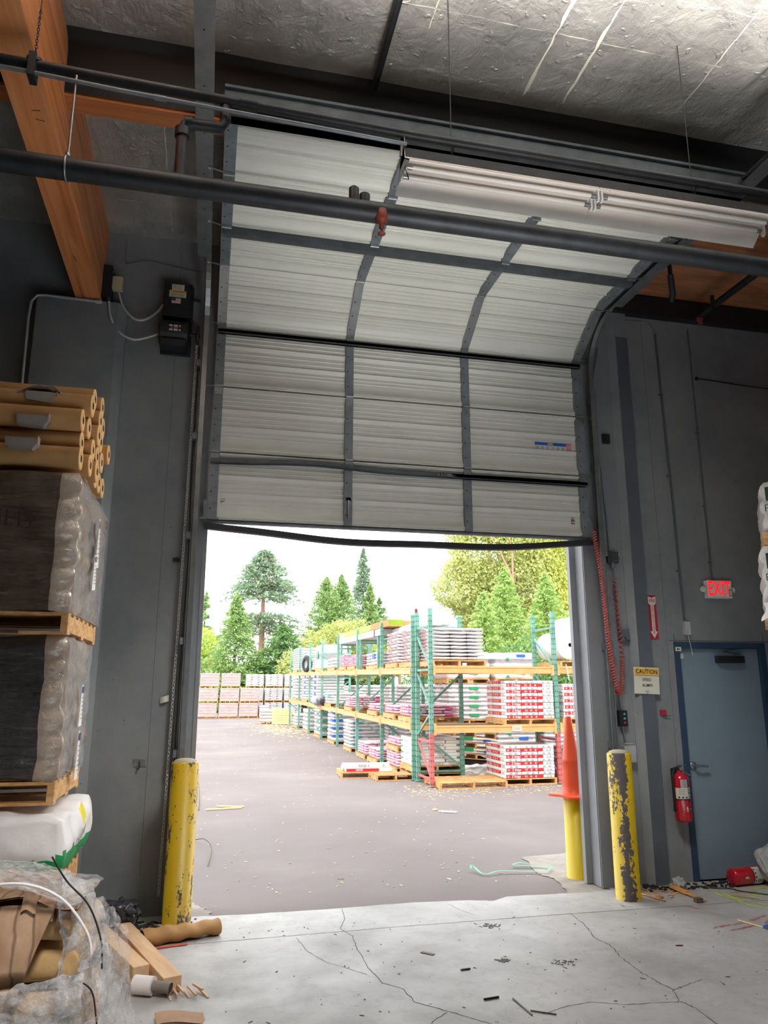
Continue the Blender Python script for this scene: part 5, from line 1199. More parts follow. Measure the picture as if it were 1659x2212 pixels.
for y in PY:
    frame(rb, RX0, y, RX1, y, zs(y, 3.2), False, ((.15, .15), (1.0, .2), (1.05, 1.05), (1.12, 2.0), (2.08, 2.08), (2.85, 2.15), (2.95, 2.95)))
for i in range(7):
    for z in (ZM, ZT):
        for x in (RX0 - .02, RX1 + .02): beam(rb, (x, PY[i] + .035, zs(PY[i], z) - .0625), (x, PY[i + 1] - .035, zs(PY[i + 1], z) - .0625))
        deck(rb, RX0 + .03, RX1 - .03, PY[i] + .05, PY[i + 1] - .05, zs(PY[i], z) - .014, zs(PY[i + 1], z) - .014) if i < 3 else None
# ------------------------------------------------------------------ bundles
def bundle(name, kind):
    L, W, H = 1.0, .326, .0575
    t = thing(name, 'x x x x', 'bundle')
    b = MB(); b.bx(-L / 2 + .003, L / 2 - .003, -W / 2 + .003, W / 2 - .003, .001, H - .001)
    if kind == 'ridge':
        b.build('wrapper', 'white', t, bevel=.008)
        b = MB(); b.bx(-.47, .27, -W / 2 - .0015, -W / 2 + .004, .003, H - .003, 0); b.text('Z Ridge', .056, facing((-.275, -W / 2 - .0022, H / 2), '-y'), 1, bold=.02)
        for q in range(3): b.box((-.43, -W / 2 - .0025, .018 + q * .011), (.05 - .01 * q, .001, .005), 1)
        for x in (.02, .12): b.add([(x - .022, -W / 2 - .003, H / 2), (x, -W / 2 - .003, .01), (x + .022, -W / 2 - .003, H / 2), (x, -W / 2 - .003, H - .01)], [(0, 1, 2, 3)], 1)
        for q in range(3): b.box((-.075, -W / 2 - .0025, .018 + q * .011), (.06, .001, .004), 1)
        b.build('label_band', ['red', 'white'], t, label='red printed band')
        b = MB()
        for x in (.36, .42): b.box((x, -W / 2 - .001, H / 2), (.03, .003, .03), 0)
        for y in (-.05, .06): b.box((L / 2, y, H / 2), (.003, .05, .03), 0)
        b.build('print', 'grey_bag', t)
    elif kind == 'gray':
        b.build('wrapper', 'white', t, bevel=.008)
        b = MB(); b.text('HIGHLANDER AR', .04, facing((-.02, -W / 2 - .001, H / 2), '-y'), 0, bold=.01); b.build('lettering', 'grey_card', t); b = MB(); b.box((.43, -W / 2, H / 2), (.07, .003, .035), 0); b.build('end_mark', 'grey_card', t)
        b = MB(); b.box((-.41, -W / 2 - .001, H / 2), (.16, .003, H * .6)); b.build('label_band', 'green', t)
    elif kind == 'pink':
        b = MB(); b.pillow((0, 0, H / 2), (L * .985, W * .97, H * .96), (8, 4, 2), .25, .006, 6); b.build('wrapper', 'pink_bag', t)
        b = MB(); b.box((.28, -W / 2 - .002, H / 2), (.16, .008, H * .6), 0)
        for x in (-.3, -.1): b.box((x, -W / 2 - .002, H / 2), (.08, .007, .018), 1)
        for y in (-.08, .06): b.box((-L / 2 - .002, y, H / 2), (.008, .03, .03), 1)
        b.build('label_band', ['magenta', 'pale_red'], t)
    elif kind == 'whitebag':
        H = .067
        b = MB(); b.pillow((0, 0, H / 2), (L * .985, W * .97, H * .95), (8, 4, 2), .35, .007, 9); b.build('bag', 'white_bag', t)
        b = MB(); b.box((-L / 2 - .0, 0, H / 2), (.01, W * .7, H * .35), 0); b.box((-.2, -W / 2 - .0, H / 2), (.3, .008, H * .4), 0); b.build('print', 'pale_red', t)
    return t, H
PROTO = {}
def stack(kind, name, cx, cy, z0, layers, desc, where, group, first='sides', jig=.006, rz=0.0, drop=(), lean=0.0, seed=1):
    """bundles laid crosswise in alternating layers of three, each its own object"""
    rn = random.Random(seed)
    if kind not in PROTO: PROTO[kind] = [*bundle(name, kind), False]
    t, H, used = PROTO[kind]
    for i in range(layers):
        dr = layers - 1 - i; side = (i % 2 == 0) == (first == 'sides')
        if first == 'ends' and kind == 'whitebag': side = False
        for k in range(3):
            if (i, k) in drop: continue
            o = (k - 1) * .333
            if side: px, py, a = 0, o, 0; pos = ('front', 'middle', 'rear')[k]
            else: px, py, a = o, 0, -PI / 2; pos = ('left', 'middle', 'right')[k]
            px += rn.uniform(-1, 1) * jig + lean * i; py += rn.uniform(-1, 1) * jig
            c, s = math.cos(rz), math.sin(rz); X = cx + px * c - py * s; Y = cy + px * s + py * c; Z = z0 + i * (H + .0012)
            lab = f"{desc}, {ORD[dr]} layer{' down' if dr else ''}, {pos} one, {where}"
            if not PROTO[kind][2]:
                PROTO[kind][2] = True; t.location = (X, Y, Z); t.rotation_euler = (0, 0, a + rz); t['group'] = group; tag(t, lab, 'bundle', group)
            else: copy_tree(t, (X, Y, Z), a + rz, lab, group)
pal_n = 0
def P(x, y, z, label, L=1.06, W=1.02, rz=0.0, H=.115): return pallet((x, y, z), L, W, label, rz, H)
PH = .116
# near bay
P(6.0, 14.36, -.012, 'yard floor pallet carrying the lower red-banded bundle stack'); stack('ridge', 'shingle_bundle', 6.0, 14.36, PH - .008, 10, 'red-banded bundle', 'floor stack behind the cone', 'red-banded bundles, yard floor')
P(6.05, 14.36, ZM, 'pallet on middle beam carrying the upper red-banded bundle stack'); stack('ridge', 'shingle_bundle', 6.05, 14.36, ZM + PH + .003, 12, 'red-banded bundle', 'middle-beam stack facing the doorway', 'red-banded bundles, middle beam', seed=2)
P(7.24, 14.36, -.012, 'yard floor pallet of red-banded bundles, half hidden by cone'); stack('ridge', 'shingle_bundle', 7.24, 14.36, PH - .008, 9, 'red-banded bundle', 'floor stack at right jamb', 'red-banded bundles by the jamb, floor', 'ends', seed=3)
P(7.24, 14.36, ZM, 'pallet of red-banded bundles on middle beam at right jamb'); stack('ridge', 'shingle_bundle', 7.24, 14.36, ZM + PH + .003, 11, 'red-banded bundle', 'middle-beam stack at right jamb', 'red-banded bundles by the jamb, middle beam', 'ends', seed=4)
P(4.66, 14.36, ZT, 'pallet on top beam under white bags at the rack corner'); stack('whitebag', 'shingle_bag', 4.66, 14.36, ZT + PH + .003, 9, 'white bag', 'top-beam stack at near rack corner', 'white bags, top beam corner', 'ends', .006, seed=5)
P(4.78, 14.05, -.012, 'empty pale pallet on yard floor in near rack bay', 1.28, 1.0)
# white rolls in film on the top beam by the jamb
P(7.25, 14.36, ZT, 'pallet under big white film-wrapped rolls, top beam')
WR = []
for k, (x, z, r, lab) in enumerate(((6.95, .31, .29, 'big white film-wrapped roll with visible core hole, top beam'), (7.54, .31, .29, 'white film-wrapped roll at right frame post, lower one'), (7.25, .71, .2, 'white film-wrapped roll lying on top of two others'))):
    t = thing('wrapped_roll', lab, 'roll', (x, 13.88, ZT + PH + z - .0), 0, 'white rolls, top beam')
    b = MB()
    def rl(u, v, r=r, k=k):
        a = 2 * PI * u; rr = r * (.97 + .05 * noise.noise(Vector((math.cos(a) * 2, math.sin(a) * 2, v * 3 + k))));  return (rr * math.cos(a), .95 * v, rr * math.sin(a))
    b.grid(rl, 28, 8); b.lathe([(r * .98, 0), (r * .8, .03), (.03, .02)], 28, 0, Matrix.Rotation(PI / 2, 4, 'X')); b.lathe([(r * .98, .95), (0, .97)], 28, 0, Matrix.Rotation(-PI / 2, 4, 'X')); b.build('film_wrap', 'white_wrap', t)
    b = MB(); b.lathe([(.04, .022), (.03, .024), (.028, -.1), (0, -.1)], 16, 0, Matrix.Rotation(PI / 2, 4, 'X')); b.build('core', 'core_dark', t)
b = MB(); b.grid(lambda u, v: (6.98 + .06 * u + .03 * math.sin(v * 6), 13.80 - .01 * u, ZT + .3 - .55 * v), 4, 12); b.grid(lambda u, v: (6.8 + .02 * u + .05 * v, 13.80, ZT + .05 - .3 * v), 3, 8); one(b, 'film_scrap', 'white_bag', 'torn white film strip hanging over the top orange beam', 'plastic film')
# long row, bay by bay
def unit(name, label, x, y, z, L, W, H, layers, m, cols=(1, 3), patches=(), seed=1, rz=0, pal=True, cat='pallet load', group=None):
    t = thing(name, label, cat, (x, y, z), rz, group)
    if pal: pallet_parts(t, L, W, .115, 0, True)
    z0 = .117 if pal else 0
    b = MB(); b.layered((0, 0, z0 + H / 2), (L, W, H), layers, .022, cols, .012, seed)
    for i, f in enumerate(b.f):
        c = sum((Vector(b.v[j]) for j in f), Vector()) / len(f); q = (c.z - z0) / H * layers
        if abs(q - round(q)) < .17 and .5 < q < layers - .5 and max(abs(c.x) - L / 2, abs(c.y) - W / 2) > -.06: b.m[i] = 1  # shade between the layers painted in as a darker tone
    b.build('load', [m, 'gap_shade_rose' if m == 'wrapped_white_red' else 'gap_shade_grey'], t)
    for (face, mm, u, v, w, h, reps) in patches:
        for k in range(reps):
            b = MB(); zc = z0 + H * v - k * H / layers * 2
            if zc < z0 + h / 2: break
            if face == '-x': b.box((-L / 2 - .006, -W / 2 + u * W, zc), (.02, w, h))
            else: b.box((-L / 2 + u * L, -W / 2 - .006, zc), (w, .02, h))
            b.build('print', mm, t)
    return t
P(4.56, 15.56, -.012, 'yard floor pallet of green-labelled bundles behind the corner post', 1.04, 1.0); stack('gray', 'shingle_bundle', 4.56, 15.56, .25, 9, 'green-labelled white bundle', 'floor stack behind corner post', 'green-labelled bundles')
P(4.56, 15.56, .12, 'second pallet directly beneath the green-labelled white bundles', 1.04, 1.0, H=.125)
PK = []
def pink(cx, cy, z, n, where, plabel, seed, first='sides', jig=.005):
    P(cx, cy, z, plabel, 1.06, 1.02); stack('pink', 'pink_bundle', cx, cy, z + PH + .003, n, 'pink wrapped bundle', where, 'pink bundles, ' + where, first, jig, 0, (), 0, seed)
pink(4.52, 16.75, -.012, 5, 'lower floor stack in first bay', 'yard floor pallet under lower pink bundles, first bay', 1)
pink(4.55, 16.75, .12 + 5 * .0588, 3, 'upper floor stack in first bay', 'pallet between the two pink stacks, first bay', 2)
pink(4.55, 15.6, ZM, 4, 'middle beam at corner post', 'pallet on middle beam under pink bundles at corner post', 3)
pink(4.52, 16.9, ZM + .02, 3, 'middle beam in first bay', 'pallet on middle beam under pink bundles, first bay', 4)
pink(4.50, 18.6, -.012, 4, 'floor of second bay', 'yard floor pallet under pink bundles, second bay near end', 5)
pink(4.50, 20.0, -.012, 5, 'floor far in second bay', 'yard floor pallet under pink bundles, second bay far end', 6)
pink(4.52, 18.7, zs(19, ZM), 3, 'middle beam in second bay', 'pallet on middle beam under pink bundles, second bay', 7)
pink(4.52, 22.0, zs(22, ZM), 5, 'middle beam in third bay', 'pallet on middle beam under pink bundles, third bay', 8)
pink(4.52, 21.6, zs(22, ZT) - .01, 5, 'top beam in third bay', 'pallet on top beam under pink bundles, third bay', 9)
pink(4.52, 23.0, zs(23, ZT), 6, 'top beam far in third bay', 'pallet on top beam under pink bundles, third bay far end', 10)
for y, lab in ((15.55, 'white bags'), (16.85, 'white bags')):
    P(4.56, y, zs(y, ZT), 'pallet on top beam under white bags, first bay ' + ('near end' if y < 16 else 'far end'))
    stack('whitebag', 'shingle_bag', 4.56, y, zs(y, ZT) + PH + .003, 10, 'white bag', 'top-beam stack, first bay ' + ('near end' if y < 16 else 'far end'), 'white bags, top beam first bay ' + ('near' if y < 16 else 'far'), 'sides', .006, seed=int(y * 7))
unit('pallet_load', 'white pallet load with blue item, top beam second bay', 4.6, 19.2, zs(19, ZT), 1.0, 1.4, .3, 4, 'wrapped_white', (1, 3), (('-x', 'blue', .3, .7, .3, .12, 1),), 11)
unit('pallet_load', 'grey-white pallet load with teal-ended bags, floor of third bay', 4.52, 22.2, -.012, 1.0, 1.1, .75, 8, 'wrapped_white', (1, 2), (('-y', 'teal', .2, .9, .25, .05, 4),), 12)
unit('pallet_load', 'white pallet load with blue-ended bags, floor of fourth bay', 4.52, 25.2, -.012, 1.0, 1.2, .95, 8, 'wrapped_white', (1, 2), (('-x', 'blue', .22, .92, .4, .06, 4), ('-y', 'blue', .15, .92, .3, .06, 4)), 13)
unit('pallet_load', 'white pallet load with teal-green bags, floor of fifth bay', 4.52, 28.4, -.012, 1.0, 1.3, 1.05, 8, 'wrapped_white', (1, 2), (('-x', 'green', .25, .95, .4, .07, 4), ('-y', 'green', .3, .95, .5, .06, 4)), 14)
unit('pallet_load', 'white sagging pallet load, floor of sixth bay', 4.52, 31.8, -.012, 1.0, 1.4, .8, 5, 'wrapped_white', (1, 2), (), 15)
unit('pallet_load', 'low white pallet load, floor of last bay', 4.52, 35.5, -.012, 1.0, 1.4, .5, 4, 'wrapped_white', (1, 2), (), 16)
unit('pallet_load', 'white pallet load with blue-ended bags, middle beam fourth bay', 4.52, 26.0, zs(26, ZM), 1.0, 1.2, .35, 4, 'wrapped_white', (1, 2), (('-x', 'teal', .2, .7, .4, .1, 1),), 17)
unit('pallet_load', 'tall white pallet load with blue labels, middle beam fifth bay', 4.52, 29.0, zs(29, ZM), 1.0, 1.5, .95, 9, 'wrapped_white', (1, 2), (('-x', 'blue', .5, .95, .35, .08, 5),), 18)
unit('pallet_load', 'tall plain white pallet load, middle beam sixth bay', 4.52, 32.4, zs(32, ZM), 1.0, 1.5, .95, 9, 'wrapped_white', (1, 2), (('-x', 'blue', .25, .95, .2, .08, 4),), 19)
unit('pallet_load', 'plain white pallet load, middle beam last bay', 4.52, 36.0, zs(36, ZM), 1.0, 1.5, .95, 7, 'wrapped_white', (1, 2), (), 20)
unit('pallet_load', 'white boxes with green mark, top beam fifth bay', 4.55, 28.6, zs(28.6, ZT), 1.0, 1.3, .85, 2, 'white', (1, 2), (('-x', 'green', .5, .6, .3, .25, 1),), 21)
unit('pallet_load', 'white wrapped bag stack, top beam sixth bay', 4.55, 33.0, zs(33, ZT), 1.0, 1.3, .75, 8, 'wrapped_white', (1, 2), (), 22)
unit('pallet_load', 'tall white wrapped bag stack, top beam last bay', 4.55, 36.3, zs(36, ZT), 1.0, 1.5, 1.0, 10, 'wrapped_white', (1, 2), (), 23)
unit('pallet_load', 'low white load with grey bags, top beam fourth bay', 4.55, 25.6, zs(25.6, ZT), 1.0, 1.3, .3, 3, 'wrapped_white', (1, 2), (), 24)
t = thing('tire', 'black tire standing among white loads on top beam', 'tire', (4.0, 31.3, zs(31.3, ZT) + .33), R(20))
b = MB(); b.lathe([(.19, -.09), (.28, -.1), (.325, -.07), (.33, 0), (.325, .07), (.28, .1), (.19, .09), (.185, 0), (.19, -.09)], 36, 0, Matrix.Rotation(PI / 2, 4, 'Y') @ Matrix.Translation((0, 0, 0))); b.build('rubber', 'tire', t)
b = MB(); b.lathe([(.19, -.05), (.12, -.03), (.0, -.04)], 24, 0, Matrix.Rotation(PI / 2, 4, 'Y')); b.build('rim', 'galv', t)
for k, (y, z) in enumerate(((28.2, 0), (29.6, 0))):
    b = MB(); b.pillow((0, 0, .16), (.7, .9, .32), (8, 8, 4), .4, .05, 40 + k); one(b, 'grey_sack', 'grey_bag' if k else 'dark_plastic', ('dark slumped sack draped over middle beam, fourth bay' if not k else 'pale slumped sack draped over middle beam, fifth bay'), 'sack', (4.2 if k == 0 else 4.1, 27.0 if k == 0 else 27.7, zs(27.2, ZM) + .01 + .0))
# long packages lying lengthwise above the top loads of the second bay
def longpack(label, x, y0, y1, z0, z1, w, h, m, bands=()):
    t = thing('long_package', label, 'package', (x, y0, z0)); d = Vector((0, y1 - y0, z1 - z0)); L = d.length
    t.rotation_euler = (math.atan2(d.z, d.y), 0, 0)
    b = MB(); b.bx(-w / 2, w / 2, 0, L, 0, h); b.build('wrapper', m, t, bevel=.01)
    for (a, c, mm) in bands:
        b = MB(); b.bx(-w / 2 - .004, w / 2 + .004, L * a, L * c, -.004, h + .004); b.build('band', mm, t)
    return t
longpack('grey long carton lying along top of second bay', 4.25, 18.0, 23.9, 2.98, 3.08, .4, .16, 'wrapped_white', ((.4, .42, 'yellow_print'), (.1, .12, 'black')))
longpack('lime green long bundle with kraft ends, top of second bay', 4.25, 17.2, 23.9, 3.145, 3.25, .36, .15, 'long_green', ((0, .3, 'kraft'), (.88, 1, 'yellow_wood')))
longpack('kraft long bundle beside the lime green one', 4.66, 17.4, 23.6, 3.145, 3.25, .34, .15, 'kraft', ((.4, .44, 'white'),))
longpack('second grey long carton beside first, second bay', 4.68, 18.0, 23.9, 2.98, 3.08, .4, .16, 'wrapped_white')
for y, h in ((18.3, .78), (20.5, .76), (23.6, .7)):
    b = MB(); b.bx(-.5, .5, -.03, .03, 0, .05); b.bx(-.5, -.44, -.03, .03, -h, 0); b.bx(.44, .5, -.03, .03, -h, 0)
    one(b, 'support_bar', 'rack_green', {18.3: 'near', 20.5: 'middle', 23.6: 'far'}[y] + ' green support bar beneath long cartons, second bay', 'support bar', (4.55, y, 2.925 + (y - 18) * .017))
longpack('white long carton slanting over the white bags, corner', 4.85, 15.1, 20.3, 3.02, 3.02, .3, .14, 'white', ())
longpack('second white long carton over white bags, corner', 4.5, 14.9, 19.6, 2.99, 2.99, .3, .13, 'white')
# pallets standing in front of the long row
def flatpack(label, cx, cy, z, rz, printed):
    t = thing('shingle_bundle', label, 'bundle', (cx, cy, z), rz); b = MB(); b.bx(-.47, .47, -.16, .16, 0, .075); b.build('wrapper', 'white', t, bevel=.012)
    b = MB()
    if printed: 
        b.bx(-.46, .2, -.1635, -.158, .01, .065, 0); b.build('label_band', 'red', t); b = MB(); b.text('RIDGE', .05, facing((-.2, -.165, .037), '-y'), 0, bold=.02); b.build('lettering', 'white', t)
    else: b.text('RIDGE  E', .055, facing((-.05, -.162, .037), '-y'), 0, bold=.015); b.build('lettering', 'grey_card', t); b = MB(); b.box((.35, -.161, .037), (.02, .003, .03), 0); b.build('end_mark', 'grey_card', t)
    return t
P(3.32, 16.0, -.012, 'worn pallet standing in the yard before pink stacks', 1.15, .9, R(-4))
flatpack('white bundle with red ridge band, low on yard pallet', 3.30, 15.75, .105, R(-4), True); flatpack('white bundle lettered ridge in grey, top of yard pallet', 3.25, 15.76, .182, R(-5), False)
flatpack('plain white bundle behind on the worn yard pallet', 3.30, 16.15, .105, R(-3), False)
P(4.45, 15.3, -.012, 'dark worn pallet tucked against the corner post', .8, .5).location = (3.7, 15.25, -.012)
b = MB(); b.cube_grid((16, 12, 8), lambda x, y, z: tuple(Vector((x * .4, y * .25, .10 + z * .09)) + noise.noise_vector(Vector((x, y, z)) * 2) * .06))
for i, v in enumerate(b.v): b.v[i] = (v[0], v[1], max(v[2], .0))
one(b, 'film_heap', 'white_wrap', 'crumpled white film heap on floor behind rear post', 'plastic film', (5.45, 15.55, -.008))
b = MB(); b.cube_grid((16, 12, 8), lambda x, y, z: tuple(Vector((x * .45, y * .3, .14 + z * .13)) + noise.noise_vector(Vector((x, y, z)) * 1.7 + Vector((3, 0, 0))) * .08))
for i, v in enumerate(b.v): b.v[i] = (v[0], v[1], max(v[2], .0))
one(b, 'tarp_heap', 'dark_plastic', 'dark tarp heap under leaning bundles behind the rack', 'tarp', (5.5, 16.2, -.008))
# rows of loads stored behind the racks
BK = [(5.95, 17.6, 'wrapped_white', 'green'), (7.1, 17.5, 'wrapped_white', 'blue'), (8.3, 17.6, 'wrapped_white', 'green'), (5.95, 19.2, 'wrapped_white', 'blue'), (7.2, 19.4, 'white', 'green'), (5.9, 21.2, 'wrapped_white', 'green'), (5.9, 23.2, 'wrapped_white', 'blue'), (5.9, 25.6, 'wrapped_white', 'green'), (5.9, 28.4, 'wrapped_white', 'blue'), (5.9, 31.4, 'wrapped_white', 'green')]
TN = ['bottom', 'middle', 'top']
for k, (x, y, m, c) in enumerate(BK):
    nt = 3 if k in (0, 1, 4) else 2
    for q in range(nt):
        if q == 2: hh = .6
        else: hh = .80
        lab = f"{c}-labelled white pallet load behind the rack, {TN[q] if nt == 3 else ('bottom', 'top')[q]} of {ORD[k] if k else 'first'} column" + (' across' if k < 3 else ' deep')
        unit('pallet_load', lab, x, y, -.012 + q * .925, 1.05, 1.05, hh, 8 if q < 2 else 3, m if q < 2 else 'white', (3, 2), (('-y', c, .62, .88, .22, .06, 4), ('-y', 'blue' if c == 'green' else 'green', .3, .75, .06, .05, 3)), 50 + k * 3 + q, 0, True, 'pallet load', 'white loads behind the rack')
for q in range(3):
    t = unit('pallet_load', ('leaning pallet of green-labelled bundles, lowest behind rear post', 'leaning pallet of blue-lettered bundles, middle behind rear post', 'leaning pallet of green-labelled bundles, upper behind rear post')[q], 5.62, 16.05 + .02 * q, .28 + q * .22, .95, .6, .1, 2, 'white', (1, 1), (('-y', 'green', .3, .8, .22, .07, 1), ('-y', 'blue', .75, .5, .15, .05, 1)), 90 + q)
    t.rotation_euler = (0, R(5), 0)
b = MB(); b.bx(-.45, .45, -.3, .3, 0, .05)
# crate at the far end of the long row, pallet columns across the yard
t = thing('lumber_crate', 'pale wooden crate standing at the far end of the rack', 'crate', (3.75, 38.8, -.012)); b = MB()
for k in range(7): b.bx(-.45, .45, -.5, .5, .02 + k * .105, .115 + k * .105)
b.build('boards', 'yellow_wood', t)
for x in (-.3, .3): b = MB(); b.bx(x - .04, x + .04, -.52, .52, 0, .78); b.build('batten', 'yellow_wood', t)
unit('pallet_load', 'small grey load left of the pale wooden crate', 3.05, 39.6, -.012, .6, .8, .6, 4, 'wrapped_white', (1, 1), (), 95)
far = None
COLN = ['first', 'second', 'third', 'fourth']
for c in range(4):
    for q in range(3 if c < 3 else 2):
        lab = f"red-tinted white pallet load, {TN[q]} of {COLN[c]} column from left jamb, across the yard"
        x = -1.0 + c * 1.2 + .04 * q - (.03 if c % 2 else 0); y = 47.6; z = -.012 + q * .868
        if far is None: far = unit('pallet_load', lab, x, y, z, 1.13, 1.1, .74, 9, 'wrapped_white_red', (2, 2), (('-y', 'pale_red', .5, .9, .9, .012, 4),), 5, 0, True, 'pallet load', 'white loads across the yard')
        else: copy_tree(far, (x, y, z), 0, lab)
far2 = None
for r in range(2):
    for c in range(3):
        for q in range(3):
            if r == 0 and q == 2: continue
            lab = f"grey-white pallet load, {TN[q]} tier, {COLN[c]} column of the {'nearer' if r == 0 else 'farther'} block beyond the rack end"
            x = (3.0 + c * 1.2) if r == 0 else (3.1 + c * 1.22); y = 49.5 if r == 0 else 50.8; z = -.012 + q * .87
            if far2 is None: far2 = unit('pallet_load', lab, x, y, z, 1.12, 1.05, .74, 10, 'wrapped_white', (3, 2), (('-y', 'grey_card', .3, .95, .12, .03, 5), ('-y', 'grey_card', .7, .95, .12, .03, 5)), 6, 0, True, 'pallet load', 'white loads beyond the rack end')
            else: copy_tree(far2, (x, y, z), 0, lab)
unit('pallet_load', 'pink-tinted load beside the red-tinted columns across the yard', 3.5, 47.6, -.012, .6, .9, .6, 5, 'pink_bag', (1, 1), (), 97)
# litter on the asphalt
strap_mesh([((2.62, 7.58), .03), ((2.64, 7.63), .05), ((2.67, 7.61), .03), ((2.68, 7.47), .012), ((2.74, 7.43), .01), ((2.87, 7.47), .02), ((3.1, 7.44), .012), ((3.27, 7.40), .012), ((3.33, 7.37), .02), ((3.42, 7.5), .03), ((3.38, 7.58), .012), ((3.28, 7.63), .01), ((3.1, 7.68), .02), ((3.2, 7.72), .03), ((3.29, 7.70), .01)], .022, 'strap_green', 'strap', 'mint green packing strap looped on asphalt outside the threshold')
plank('board', (.1, 12.1, -.01), (.62, 12.18, -.01), .05, .02, 'yellow_wood', 'pale yellow board lying on asphalt, longer of the pair', 'board')
plank('board', (.27, 12.4, -.01), (.66, 12.28, -.01), .04, .02, 'yellow_wood', 'pale yellow board lying on asphalt, farther of the pair', 'board')
plank('carton_scrap', (3.4, 11.2, -.01), (3.62, 11.06, -.01), .07, .02, 'white', 'white folded carton scrap on asphalt in mid yard', 'scrap')
plank('board', (3.36, 11.35, -.01), (3.42, 11.36, -.01), .06, .02, 'yellow_wood', 'small pale wood piece beside white carton scrap', 'board')
b = MB(); b.tube(smooth([(-.2, 15.0, .3), (-.05, 14.6, .15), (0, 13.5, .01), (.0, 12.1, .0)]), .006, 5); one(b, 'wire', 'bark_dark', 'thin wire on the asphalt above left bollard', 'wire')
b = MB(); b.tube(smooth([(-.05, 9.8, .0), (.08, 9.5, .06), (.16, 9.1, .03), (.12, 8.42, .0)]), .005, 5); one(b, 'wire', 'bark_dark', 'bent brown wire on the asphalt beside left bollard', 'wire')
b = MB(); rn = random.Random(55)
for k in range(420):
    y = 7.2 + 30 * rn.random() ** 1.6; x = rn.uniform(-.3, 4.0 if y > 9 else 3.2) * (1 if y < 14 else 1); s = rn.uniform(.003, .013) * (1 + y * .03)
    flake(b, x, y, s, rn, 0 if rn.random() < .7 else 1, -.0115, .005, rn.choice((1, 1.4, 2.5)))
for k in range(500):
    x = rn.uniform(3.6, 7.3); y = rn.gauss(13.5, .5); s = rn.uniform(.004, .018); flake(b, x, y, s, rn, 1, -.0115, .005, rn.choice((1, 1.6, 3)))
for k in range(400):
    x = rn.gauss(3.2, .6); y = rn.gauss(34, 3); s = rn.uniform(.02, .07); flake(b, x, y, s, rn, 1, -.0115, .006, 1.5)
o = one(b, 'litter', ['sign_white', 'yellow_wood'], 'pale wood chips and litter strewn over the asphalt yard', 'debris'); o['kind'] = 'stuff'
# ================================================================== TREES BEHIND THE YARD
m_leaf('needle_blue', lin((112, 138, 116)), lin((146, 170, 142)), lin((178, 198, 166)))
m_leaf('needle_green', lin((118, 152, 92)), lin((154, 184, 118)), lin((190, 210, 148)))
m_leaf('needle_dark', lin((96, 134, 84)), lin((128, 162, 104)), lin((162, 190, 130)))
m_leaf('needle_light', lin((142, 172, 100)), lin((178, 204, 126)), lin((208, 224, 152)))
m_leaf('leaf_yellow', lin((176, 188, 92)), lin((212, 218, 118)), lin((232, 232, 150)))
m_leaf('leaf_olive', lin((166, 178, 112)), lin((198, 204, 134)), lin((220, 220, 156)))
m_leaf('leaf_lime', lin((166, 192, 92)), lin((204, 222, 122)), lin((226, 236, 150)))
def leaves(b, C, D, S, rn, asp=.4):
    """numpy: add one pointed spray quad per centre, along direction D"""
    n = len(C); A = rn.normal(size=(n, 3)); A -= (A * D).sum(1)[:, None] * D; A /= np.linalg.norm(A, axis=1)[:, None] + 1e-9
    S = S[:, None]; p0 = C - D * S * .5; p2 = C + D * S * .5; p1 = C + A * S * asp * .5; p3 = C - A * S * asp * .5
    o = len(b.v); V = np.stack([p0, p1, p2, p3], 1).reshape(-1, 3); b.v += [tuple(v) for v in V.tolist()]
    b.f += [(o + 4 * i, o + 4 * i + 1, o + 4 * i + 2, o + 4 * i + 3) for i in range(n)]; b.m += [0] * n; b.s += [False] * n
def unitv(a): return a / (np.linalg.norm(a, axis=1)[:, None] + 1e-9)
def conifer(label, x, y, h, r, z0, n, m, prof, size=.4, droop=.35, gap=0, seed=1, lean=0, trunk='bark_dark', tr=.16, whorl=.5):
    rn = np.random.default_rng(seed); K = 1.12 if y > 45 else 1.0; t = thing('conifer', label, 'tree', (x * K, y * K, -.012 - 1.75 * (K - 1))); t.scale = (K, K, K); nb = max(20, int(n / 22)); b = MB(); C = []; D = []; S = []; br = MB()
    for k in range(nb):
        u = rn.random() ** .8; z = z0 + (h - z0) * (1 - (1 - u) * 1.0); z = z0 + (h - z0) * u
        if gap and math.sin(z * 2.1 + seed) > 1 - gap and u < .6: continue
        R_ = r * prof(u) * rn.uniform(.72, 1.08); a = rn.uniform(0, 2 * PI); m_ = max(5, int(22 * (.3 + R_ / r)))
        q = rn.random(m_) ** .6; dirv = np.array([math.cos(a), math.sin(a), 0]); side = np.array([-math.sin(a), math.cos(a), 0])
        w = (1.05 - q) * .28 * R_ + .05; P_ = q[:, None] * R_ * dirv + (rn.normal(size=m_) * w * .8)[:, None] * side; Z = z - droop * R_ * q ** 1.5 + rn.normal(size=m_) * .08 * size * 2 + .12 * R_ * q
        C.append(np.c_[P_[:, 0] + lean * z, P_[:, 1], Z]); d = dirv * 1.0 + rn.normal(size=(m_, 3)) * whorl + np.array([0, 0, -droop * .8]); D.append(unitv(d)); S.append(size * rn.uniform(.5, 1.25, m_))
        if gap and k % 3 == 0: br.bar((lean * z, 0, z), (P_[:, 0].max() * .8 if dirv[0] > 0 else P_[:, 0].min() * .8, R_ * .8 * dirv[1], z - droop * R_ * .5), .05, .05)
    leaves(b, np.concatenate(C), np.concatenate(D), np.concatenate(S), rn, .34); b.build('foliage', m, t)
    b = MB(); b.tube([(lean * z, 0, z) for z in np.linspace(0, h * .93, 8)], [tr * (1.05 - i / 8) for i in range(8)], 8); b.build('trunk', trunk, t)
    if gap and br.v: br.build('branches', trunk, t)
    return t
